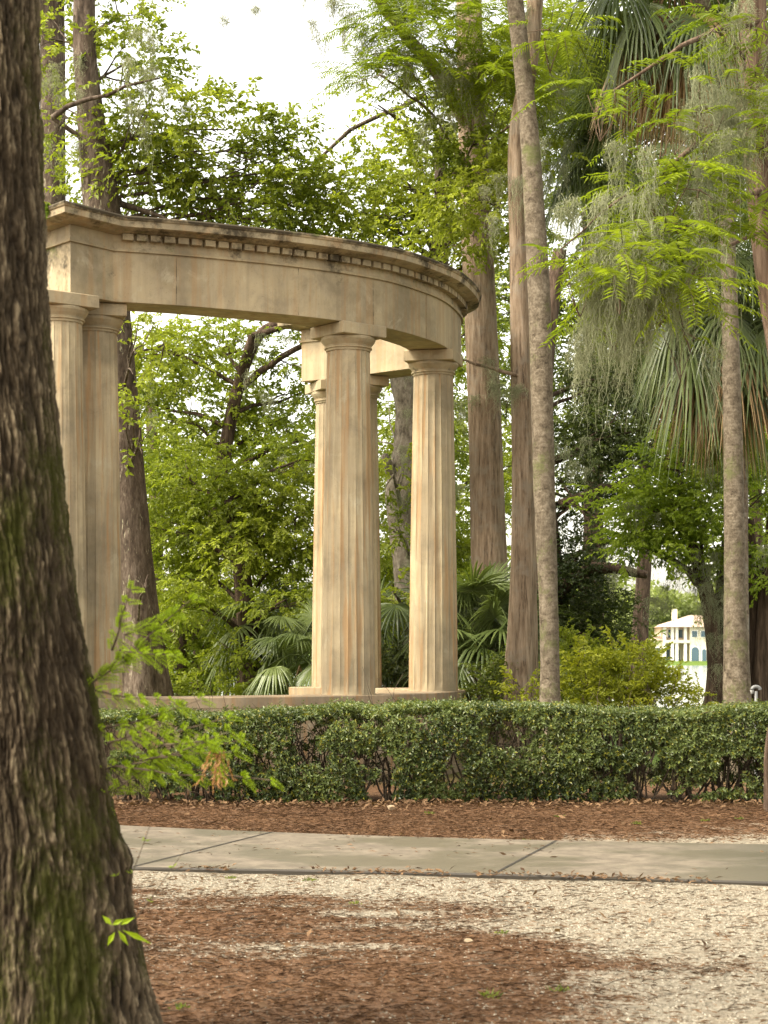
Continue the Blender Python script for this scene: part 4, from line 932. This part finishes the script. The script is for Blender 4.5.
def villa():
    Y0 = 289; sc = Y0/F
    X = lambda px: (px-384)*sc
    Zf = lambda py: EYE+(HZ-py)*sc
    g0 = Zf(664.5)
    root = empty('lakeside_villa', (X(685), Y0, g0), 'cream two-storey villa with tiled roof and arched windows across the lake', 'house')
    cream = simple('villa_wall', (.66, .60, .44), .85, var=.05); white = simple('villa_trim', (.72, .70, .62), .7, var=.05)
    tile = simple('villa_tile', (.46, .35, .26), .85, var=.3, sc=2); glass = simple('villa_glass', (.06, .11, .14), .2, spec=.7, var=.1); dk = simple('villa_rail_brown', (.16, .11, .07), .8)  # wall and tile colours paled to imitate distance haze
    mb = MB(); box(mb, ((X(690)+X(760))/2, Y0+5, (g0+Zf(627))/2-.5), (X(760)-X(690), 10, Zf(627)-g0+1))
    box(mb, ((X(645)+X(664))/2, Y0+5.5, (g0+Zf(640))/2-.5), (X(664)-X(645), 9, Zf(640)-g0+1))
    box(mb, ((X(664)+X(690))/2, Y0+7, (g0+Zf(627))/2-.5), (X(690)-X(664)-.01, 7, Zf(627)-g0+1))
    box(mb, ((X(664)+X(690))/2, Y0+1.7, Zf(641.5)), (X(690)-X(664)-.02, 3.6, .5))
    mb.build('wall', cream, root)
    def roof(x0, x1, y0, y1, z0, z1, ov=.9):
        mb = MB(); x0 -= ov; x1 += ov; y0 -= ov; y1 += ov; m = (y0+y1)/2; d = (y1-y0)/2
        v = [[x0, y0, z0], [x1, y0, z0], [x1, y1, z0], [x0, y1, z0], [x0+d, m, z1], [x1-d, m, z1]]
        mb.add(v, quads=[[0, 1, 5, 4], [2, 3, 4, 5], [3, 2, 1, 0]], tris=[[1, 2, 5], [3, 0, 4]]); return mb.build('roof', tile, root)
    roof(X(664), X(760), Y0, Y0+10, Zf(627), Zf(614.5)); roof(X(645), X(663), Y0+1, Y0+10, Zf(640), Zf(634), .5)
    mb = MB(); box(mb, (X(679.5), Y0+5, Zf(614)), (.8, .8, 1.8)); mb.build('chimney', cream, root)
    def win(px, py0, py1, wpx, arch=False, yy=0.):
        mb = MB(); x = X(px); w = wpx*sc; z0, z1 = Zf(py1), Zf(py0); n = 12
        def shape(w, z0, z1, y0, y1):
            pts = [(-w/2, z0), (w/2, z0)]
            if arch: pts += [(w/2*math.cos(a), z1-w/2+w/2*math.sin(a)) for a in np.linspace(0, PI, n)]
            else: pts += [(w/2, z1), (-w/2, z1)]
            k = len(pts); v = [[x+p, y0, q] for p, q in pts]+[[x+p, y1, q] for p, q in pts]
            return v, [[i, (i+1) % k, (i+1) % k+k, i+k] for i in range(k)], [list(range(k-1, -1, -1))]
        v, q, ng = shape(w+.35, z0-.1, z1+.18, Y0+yy-.08, Y0+yy+.3); mb.add(v, quads=q); f = mb.build('window', white, root, ngons=[list(reversed(ng[0]))])
        mb = MB(); v, q, ng = shape(w, z0, z1, Y0+yy-.13, Y0+yy-.05); mb.add(v, quads=q); mb.build('pane', glass, f, ngons=[list(reversed(ng[0]))])
    for a in [(653, 648, 662, 4.5, False, 1.), (658.5, 648, 662, 4, False, 1.), (670.5, 650, 662, 5, False, 3.5), (681, 649, 662, 4.2, True, 3.5), (695, 647, 661, 7.5, True), (704, 649, 662, 4, True), (711, 646, 662, 7, True), (722, 648, 662, 5, True),
              (674, 629.5, 638, 5, False, 3.5), (684, 629.5, 638, 4, False, 3.5), (694.5, 631, 637, 5, False), (703, 631, 637, 4, False), (711, 631, 637, 5, False), (722, 631, 637, 5, False)]: win(*a)
    for px in (664.8, 672.5, 677, 685.5):
        mb = MB(); box(mb, (X(px), Y0+.25, (g0+Zf(627))/2), (.45, .45, Zf(627)-g0-.02)); mb.build('column', white, root)
    mb = MB(); box(mb, (X(675), Y0+.1, Zf(638)), (X(684)-X(665), .1, .12))
    for px in np.arange(665.5, 684.5, 1.2): box(mb, (X(px), Y0+.1, Zf(639.8)), (.07, .07, .5))
    mb.build('railing', dk, root)  # plain dark brown railing
villa()

# ================================================================== HEDGE
def hedge():
    x0, x1, y0, y1, H = -3.15, 5.6, 18.55, 19.55, .945
    root = empty('hedge', ((x0+x1)/2, y0, 0), 'long clipped dark green hedge running in front of the colonnade', 'hedge')
    st = MB(); lb = MB()
    def top(x): return H+.05*np.sin(x*1.3+1)+.16*(fbm(np.stack([x*1.7, x*0+2, x*0], -1), 3)-.5)-.035*np.clip((x+1)/3, -1, 1)*0
    def front(x, z): return y0+  .26*(fbm(np.stack([x*1.9, z*1.6, x*0+5], -1), 3)-.5)+.12*(1-np.clip(z/.4, 0, 1))
    nplants = 40
    for i in range(nplants):
        bx = x0+.1+(x1-x0-.2)*(i+R.uniform(.2, .8))/nplants
        for k in range(9):
            a = np.array([bx+R.normal(0, .05), (y0+y1)/2+R.normal(0, .14), -.03]); b = np.array([bx+R.normal(0, .28), R.uniform(y0+.08, y1-.05), R.uniform(.55, .95)])
            P = limb(st, a, b, .013, .004, 0, .2, 5)
            for _ in range(4):
                s_ = P[R.integers(len(P)//4, len(P))]; limb(st, s_, s_+R.normal(0, .14, 3)+[0, -.06, .1], .004, .0015, 0, .15, 4)
    # leaves: shell at the front, the top and the back plus a sparse inside
    def put(n, xs, ys, zs, out, gate, sz=.044):
        P = np.stack([xs, ys, zs], 1)
        dn = fbm(P*np.array([2.6, 2.6, 2.9])+3, 3)
        thr = gate+.03+.14*(fbm(P*.9+40, 2)-.5)*2+np.clip(.20-zs, 0, 1)*.0+.05*np.clip((.6-xs)/1.5, 0, 1)*np.clip((.8-zs)/.3, 0, 1)
        k = dn > thr; P = P[k]; out = out[k]; m = len(P)
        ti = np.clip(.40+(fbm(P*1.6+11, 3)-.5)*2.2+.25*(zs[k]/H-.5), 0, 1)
        off = np.tile(R.normal(0, 1, (m, 3)), 1)
        S = unit(out+R.normal(0, .5, (m, 3)))
        kk = 7
        O = P[:, None]+S[:, None]*(np.arange(kk)/kk*.075)[None, :, None]
        ang = np.arange(kk)*2.4
        a1 = unit(np.cross(S, R.normal(size=(m, 3)))); a2 = np.cross(S, a1)
        D = a1[:, None]*np.cos(ang)[None, :, None]+a2[:, None]*np.sin(ang)[None, :, None]+S[:, None]*.55
        N = S[:, None]*1.+R.normal(0, .35, (m, kk, 3)); N[..., 2] += .4
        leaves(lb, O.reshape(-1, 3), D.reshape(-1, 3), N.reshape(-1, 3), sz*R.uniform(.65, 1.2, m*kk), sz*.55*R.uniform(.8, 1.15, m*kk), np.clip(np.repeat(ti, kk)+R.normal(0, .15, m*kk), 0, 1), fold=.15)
    n = 10500; xs = R.uniform(x0, x1, n); zs = R.uniform(.03, 1, n)**.95*(top(xs)-.01); ys = front(xs, zs)+np.abs(R.normal(0, .06, n))
    put(n, xs, ys, zs, np.tile([[0, -.9, .35]], (n, 1)), .40)
    n = 9000; xs = R.uniform(x0, x1, n); zs = top(xs)-np.abs(R.normal(0, .035, n)); ys = R.uniform(y0, y1, n)
    put(n, xs, ys, zs, np.tile([[0, -.25, 1.]], (n, 1)), .24)
    n = 3500; xs = R.uniform(x0, x1, n); zs = R.uniform(.1, .95, n); ys = R.uniform(y0+.15, y1, n)
    put(n, xs, ys, zs, np.tile([[0, -.6, .5]], (n, 1)), .48)
    n = 2600; xs = R.uniform(x0, x1, n); zs = R.uniform(.15, .95, n); ys = y1-np.abs(R.normal(0, .05, n))
    put(n, xs, ys, zs, np.tile([[0, .9, .35]], (n, 1)), .5)
    # new shoots standing above the clipped top
    n = 520; xs = R.uniform(x0, x1, n); zs = top(xs)+np.abs(R.normal(0, .035, n)); ys = R.uniform(y0, y1, n)
    put(n, xs, ys, zs, np.tile([[0, 0, 1.]], (n, 1)), .1, .03)
    st.build('stems', M['twig'], root); lb.build('foliage', [M['leaf_hedge'], M['twig']], root)
hedge()

# small things behind / beside the hedge
def garden_lamp():
    p = W(756, 688, 20.6); root = empty('garden_lamp', (p[0], p[1], 0), 'small grey hooded path lamp peeping over the hedge at the right', 'lamp')
    met = simple('lamp_metal', (.16, .16, .155), .45, var=.1); wh = simple('lamp_lens', (.42, .42, .40), .3, var=.03)
    mb = MB(); tube(mb, [[p[0], p[1], -.05], [p[0], p[1], p[2]-.04]], [.018, .018], 10); mb.build('post', met, root, smooth=True)
    mb = MB(); a = np.linspace(0, PI, 9)
    P = [[p[0]+.045*math.cos(t), p[1], p[2]-.02+.035*math.sin(t)] for t in a]
    tube(mb, P, [.022]*9, 10); mb.build('hood', met, root, smooth=True)
    mb = MB(); tube(mb, [[p[0]-.045, p[1], p[2]-.025], [p[0]-.045, p[1], p[2]-.065]], [.024, .018], 12)
    mb.build('lens', wh, root, smooth=True)
garden_lamp()
def sapling():
    root = empty('sapling', (W(770, 815, 17.8)[0], 17.8, 0), 'thin dark sapling stem at the right edge in front of the hedge', 'tree')
    mb = MB(); P, r = trunk_path([(768, 812, 17.8, .05), (767, 790, 17.8, .035), (768, 745, 17.8, .03), (778, 690, 17.8, .025), (800, 560, 17.8, .02)])
    tube(mb, P, r, 14, bark=.12); mb.build('trunk', M['bark_dark'], root, smooth=True)
    lb = MB(); crown_blob(lb, W(795, 470, 17.8), np.array([.35, .35, .3]), 'small', .7); lb.build('crown', [M['leaf_oak'], M['twig']], root)
sapling()
def stone_rock(name, label, px, py, s):
    p = G(px, py); u = unit(R.normal(size=(26, 3))); import bmesh
    bm = bmesh.new()
    for q in u: bm.verts.new(q*np.array([s, s*.7, s*.55])*R.uniform(.85, 1.1))
    bmesh.ops.convex_hull(bm, input=bm.verts); me = bpy.data.meshes.new(name); bm.to_mesh(me); bm.free()
    me.materials.append(M['stone_podium']); o = bpy.data.objects.new(name, me); C.objects.link(o); o.location = (p[0], p[1], s*.3+.03); tag(o, label, 'stone')
stone_rock('stone', 'pale stone lying in the fallen needles under the middle of the hedge', 391, 812, .05)
stone_rock('stone', 'pale stone half sunk in the gravel at the tip of the needle patch', 468, 948, .026)

# ================================================================== LITTER
def litter():
    # fallen pine / cypress needles, as loose strokes
    mb = MB(); n = 190000
    X = R.uniform(-4, 5.5, n); Y = R.uniform(7.5, 18.7, n); keep = (gmask(X, Y)*1.0+.16*(Y < 13) > R.random(n)*1.0)
    # keep the paved strip almost clean
    py = HZ+EYE*F/Y; px = X*F/Y+384
    yf = np.interp(px, [-80, 110, 300, 500, 768], [817, 828, 836.5, 842.6, 848]); yn = np.interp(px, [-80, 125, 300, 500, 768], [868, 871, 873.7, 878, 886])
    on = (py > yf-1) & (py < yn+1); keep &= (~on) | (R.random(n) < .012)
    X, Y, on = X[keep], Y[keep], on[keep]; m = len(X)
    P3 = np.stack([X, Y, 0*X], -1)
    gz = (fbm(P3*1.1, 4)-.5)*.03+(fbm(P3*7, 3)-.5)*.012+.02*np.exp(-((Y-18.2)/.55)**2)
    Z = np.where(on, .036, gz+.006)
    a = R.uniform(0, 2*PI, m); D = np.stack([np.cos(a), np.sin(a)*.8, R.normal(0, .10, m)], 1)
    leaves(mb, np.stack([X, Y, Z], 1), D, np.array([[0, 0, 1.]])+R.normal(0, .3, (m, 3)), R.uniform(.02, .09, m), R.uniform(.0018, .0055, m), R.random(m))
    tag(mb.build('needle_litter', M['needle']), 'red-brown needles fallen over the ground and gravel', 'needles', kind='stuff')
    # dry leaves, denser under the hedge
    mb = MB(); n = 2600
    X = R.uniform(-3.4, 5.5, n); Y = np.where(R.random(n) < .75, 18.35+R.normal(0, .22, n), R.uniform(7.8, 18.6, n))
    py = HZ+EYE*F/Y; px = X*F/Y+384
    yf = np.interp(px, [-80, 110, 300, 500, 768], [817, 828, 836.5, 842.6, 848]); yn = np.interp(px, [-80, 125, 300, 500, 768], [868, 871, 873.7, 878, 886])
    on = (py > yf-1) & (py < yn+1); keep = (Y > 16.4) | (R.random(n) < .5); keep &= ~on | (R.random(n) < .12)
    X, Y, on = X[keep], Y[keep], on[keep]; m = len(X); P3 = np.stack([X, Y, 0*X], -1)
    gz = (fbm(P3*1.1, 4)-.5)*.03+(fbm(P3*7, 3)-.5)*.012+.02*np.exp(-((Y-18.2)/.55)**2); Z = np.where(on, .038, gz+R.uniform(.008, .035, m))
    a = R.uniform(0, 2*PI, m); D = np.stack([np.cos(a), np.sin(a), R.normal(0, .3, m)], 1)
    leaves(mb, np.stack([X, Y, Z], 1), D, np.array([[0, 0, 1.]])+R.normal(0, .5, (m, 3)), R.uniform(.03, .10, m), R.uniform(.015, .04, m), np.clip(R.normal(.5, .3, m), 0, 1), curl=-.2, fold=.2)
    tag(mb.build('leaf_litter', M['litter']), 'dry brown leaves drifted under the hedge and scattered on the ground', 'leaves', kind='stuff')
    mb = MB(); n = 1100; px = R.uniform(100, 800, n); side = R.random(n) < .6
    yn = np.interp(px, [125, 300, 500, 768], [871, 873.7, 878, 886])+R.normal(1.0, 1.6, n); yf = np.interp(px, [110, 300, 500, 768], [828, 836.5, 842.6, 848])+R.normal(-.6, 1.1, n)
    yy = np.where(side, yn, yf); Y = EYE*F/(yy-HZ); X = (px-384)/F*Y; a = R.uniform(0, 2*PI, n); D = np.stack([np.cos(a), np.sin(a), R.normal(0, .2, n)], 1)
    cl_ = fbm(np.stack([X*1.6, Y*0+3, X*0], -1), 3) > .47; 
    leaves(mb, np.stack([X, Y, np.full(n, .037)], 1)[cl_], D[cl_], np.array([[0, 0, 1.]])+R.normal(0, .5, (cl_.sum(), 3)), R.uniform(.02, .08, cl_.sum()), R.uniform(.006, .025, cl_.sum()), np.clip(R.normal(.45, .3, cl_.sum()), 0, 1), curl=-.15, fold=.2)
    tag(mb.build('edge_litter', M['litter']), 'crumbs of bark and leaf gathered along both edges of the path', 'leaves', kind='stuff')
    # gravel: loose pale chips
    mb = MB(); n = 70000
    X = R.uniform(-3, 4, n); Y = R.uniform(7.6, 13.3, n); py = HZ+EYE*F/Y; px = X*F/Y+384
    yn = np.interp(px, [-80, 125, 300, 500, 768], [868, 871, 873.7, 878, 886])
    keep = (py > yn+1.5) & (1-gmask(X, Y)*.9 > R.random(n)); X, Y = X[keep], Y[keep]; m = len(X); P3 = np.stack([X, Y, 0*X], -1)
    gz = (fbm(P3*1.1, 4)-.5)*.03+(fbm(P3*7, 3)-.5)*.012
    o = np.array([[1, 0, 0], [-.5, .87, 0], [-.5, -.87, 0], [0, 0, .8]])
    s_ = R.uniform(.003, .009, m)[:, None, None]; a = R.uniform(0, 2*PI, m); co, si = np.cos(a), np.sin(a)
    Q = o[None]*s_*R.uniform(.6, 1.4, (m, 4, 3)); Q = np.stack([Q[..., 0]*co[:, None]-Q[..., 1]*si[:, None], Q[..., 0]*si[:, None]+Q[..., 1]*co[:, None], Q[..., 2]], -1)
    V = Q+np.stack([X, Y, gz], 1)[:, None]; k = np.arange(m)[:, None]*4
    mb.add(V.reshape(-1, 3), tris=np.concatenate([k+[0, 1, 3], k+[1, 2, 3], k+[2, 0, 3]], 1).reshape(-1, 3), tint=np.repeat(R.random(m), 4))
    mt, nt = mat('chip'); g = NT(nt); at = g.n('ShaderNodeAttribute', attribute_name='tint').outputs['Fac']
    g.out(g.pr(g.ramp(at, [(0, (.085, .073, .052)), (1, (.38, .345, .27)), (.4, (.185, .162, .118))]), .85))
    tag(mb.build('gravel', mt), 'pale shell gravel scattered over the ground near the path', 'gravel', kind='stuff')
    # twigs
    mb = MB()
    for _ in range(150):
        x, y = R.uniform(-2, 3.2), R.uniform(7.8, 12); l = R.uniform(.05, .2); a = R.normal(0, .5)
        limb(mb, (x, y, .02), (x+l*math.cos(a), y+l*math.sin(a), .025+R.random()*.015), .0035, .0015, .03, .25, 4)
    tag(mb.build('twig_litter', M['twig']), 'small dark twigs lying on the gravel and needles', 'twigs', kind='stuff')
    mb = MB()
    for (px, py, s_) in [(491, 999, .05), (560, 993, .045), (637, 825, .05), (525, 842, .04), (705, 822, .04), (310, 882, .04), (430, 815, .05), (740, 820, .04), (560, 818, .05), (180, 1010, .04), (230, 880, .04), (355, 905, .03), (500, 935, .03)]:
        p = G(px, py); m = 26; a = R.uniform(0, 2*PI, m); D = np.stack([np.cos(a), np.sin(a), R.uniform(.2, 1.2, m)], 1)
        leaves(mb, p+R.normal(0, .022, (m, 3))*[1, 1, 0]+[0, 0, .01], D, R.normal(size=(m, 3)), s_*R.uniform(.3, 1.0, m), .009, R.random(m))
    tag(mb.build('weeds', M['leaf_oak']), 'tiny green weeds sprouting through the needles and gravel', 'weeds', kind='stuff')
litter()
# moss on the left block of the cornice
mb = MB(); m = 2600
t = R.random(m); u = R.uniform(-.02, .30, m)
A_ = C2+(C1-C2)*t[:, None]; d_ = unit(C1-C2); no = np.array([d_[1], -d_[0]]) if SG > 0 else np.array([d_[1], -d_[0]])
Pm = np.c_[A_+no[None]*(.268+R.normal(0, .01, (m, 1))), ZB+.935-np.abs(R.normal(0, .055, m))]
leaves(mb, Pm, R.normal(0, .6, (m, 3))+[no[0], no[1], 0], R.normal(size=(m, 3)), .03, .014, R.random(m))
mb.build('moss_patch', M['moss_green'], ex)

# ================================================================== LIGHT, CAMERA
sc = bpy.context.scene
w = bpy.data.worlds.new('World'); sc.world = w; w.use_nodes = True
nt = w.node_tree; nt.nodes.clear(); g = NT(nt)
sky = g.n('ShaderNodeTexSky', sky_type='NISHITA'); sky.sun_disc = False
EL, AZ = math.radians(50), math.radians(243)
sky.sun_elevation = EL; sky.sun_rotation = AZ; sky.dust_density = 3.0; sky.air_density = 1.0
hs = g.n('ShaderNodeHueSaturation'); hs.inputs['Saturation'].default_value = .28; g.l(sky.outputs[0], hs.inputs['Color'])
bg = g.n('ShaderNodeBackground'); bg.inputs['Strength'].default_value = .15; g.l(g.mix(1.0, hs.outputs[0], (1.07, 1.0, .87), 'MULTIPLY'), bg.inputs['Color'])
wo = g.n('ShaderNodeOutputWorld'); g.l(bg.outputs[0], wo.inputs['Surface'])
sd = bpy.data.lights.new('sun', 'SUN'); sd.energy = 1.6; sd.angle = math.radians(22); sd.color = (1, .93, .80)
so = bpy.data.objects.new('sun', sd); C.objects.link(so)
# sun_rotation is measured clockwise from +Y: direction towards the sun
dv = Vector((math.sin(AZ)*math.cos(EL), math.cos(AZ)*math.cos(EL), math.sin(EL)))
so.rotation_euler = dv.to_track_quat('Z', 'Y').to_euler(); so.location = dv*60

cd = bpy.data.cameras.new('camera'); co = bpy.data.objects.new('camera', cd); C.objects.link(co); sc.camera = co
cd.sensor_fit = 'VERTICAL'; cd.sensor_height = 36; cd.lens = 36*F/1024; cd.shift_y = (HZ-512)/1024
cd.clip_end = 5000; co.location = (0, 0, EYE); co.rotation_euler = (PI/2, 0, 0)
cd.dof.use_dof = True; cd.dof.focus_distance = 21.5; cd.dof.aperture_fstop = cd.lens/1000/.011
vs = sc.view_settings; vs.view_transform = 'Standard'; vs.look = 'None'; vs.gamma = 1; vs.use_curve_mapping = False; vs.exposure = 2.0
sc.cycles.max_bounces = 10; sc.cycles.diffuse_bounces = 6; sc.cycles.transmission_bounces = 8; sc.cycles.glossy_bounces = 2; sc.cycles.transparent_max_bounces = 4
sc.cycles.use_denoising = True
try: sc.cycles.denoiser = 'OPENIMAGEDENOISE'
except Exception: pass
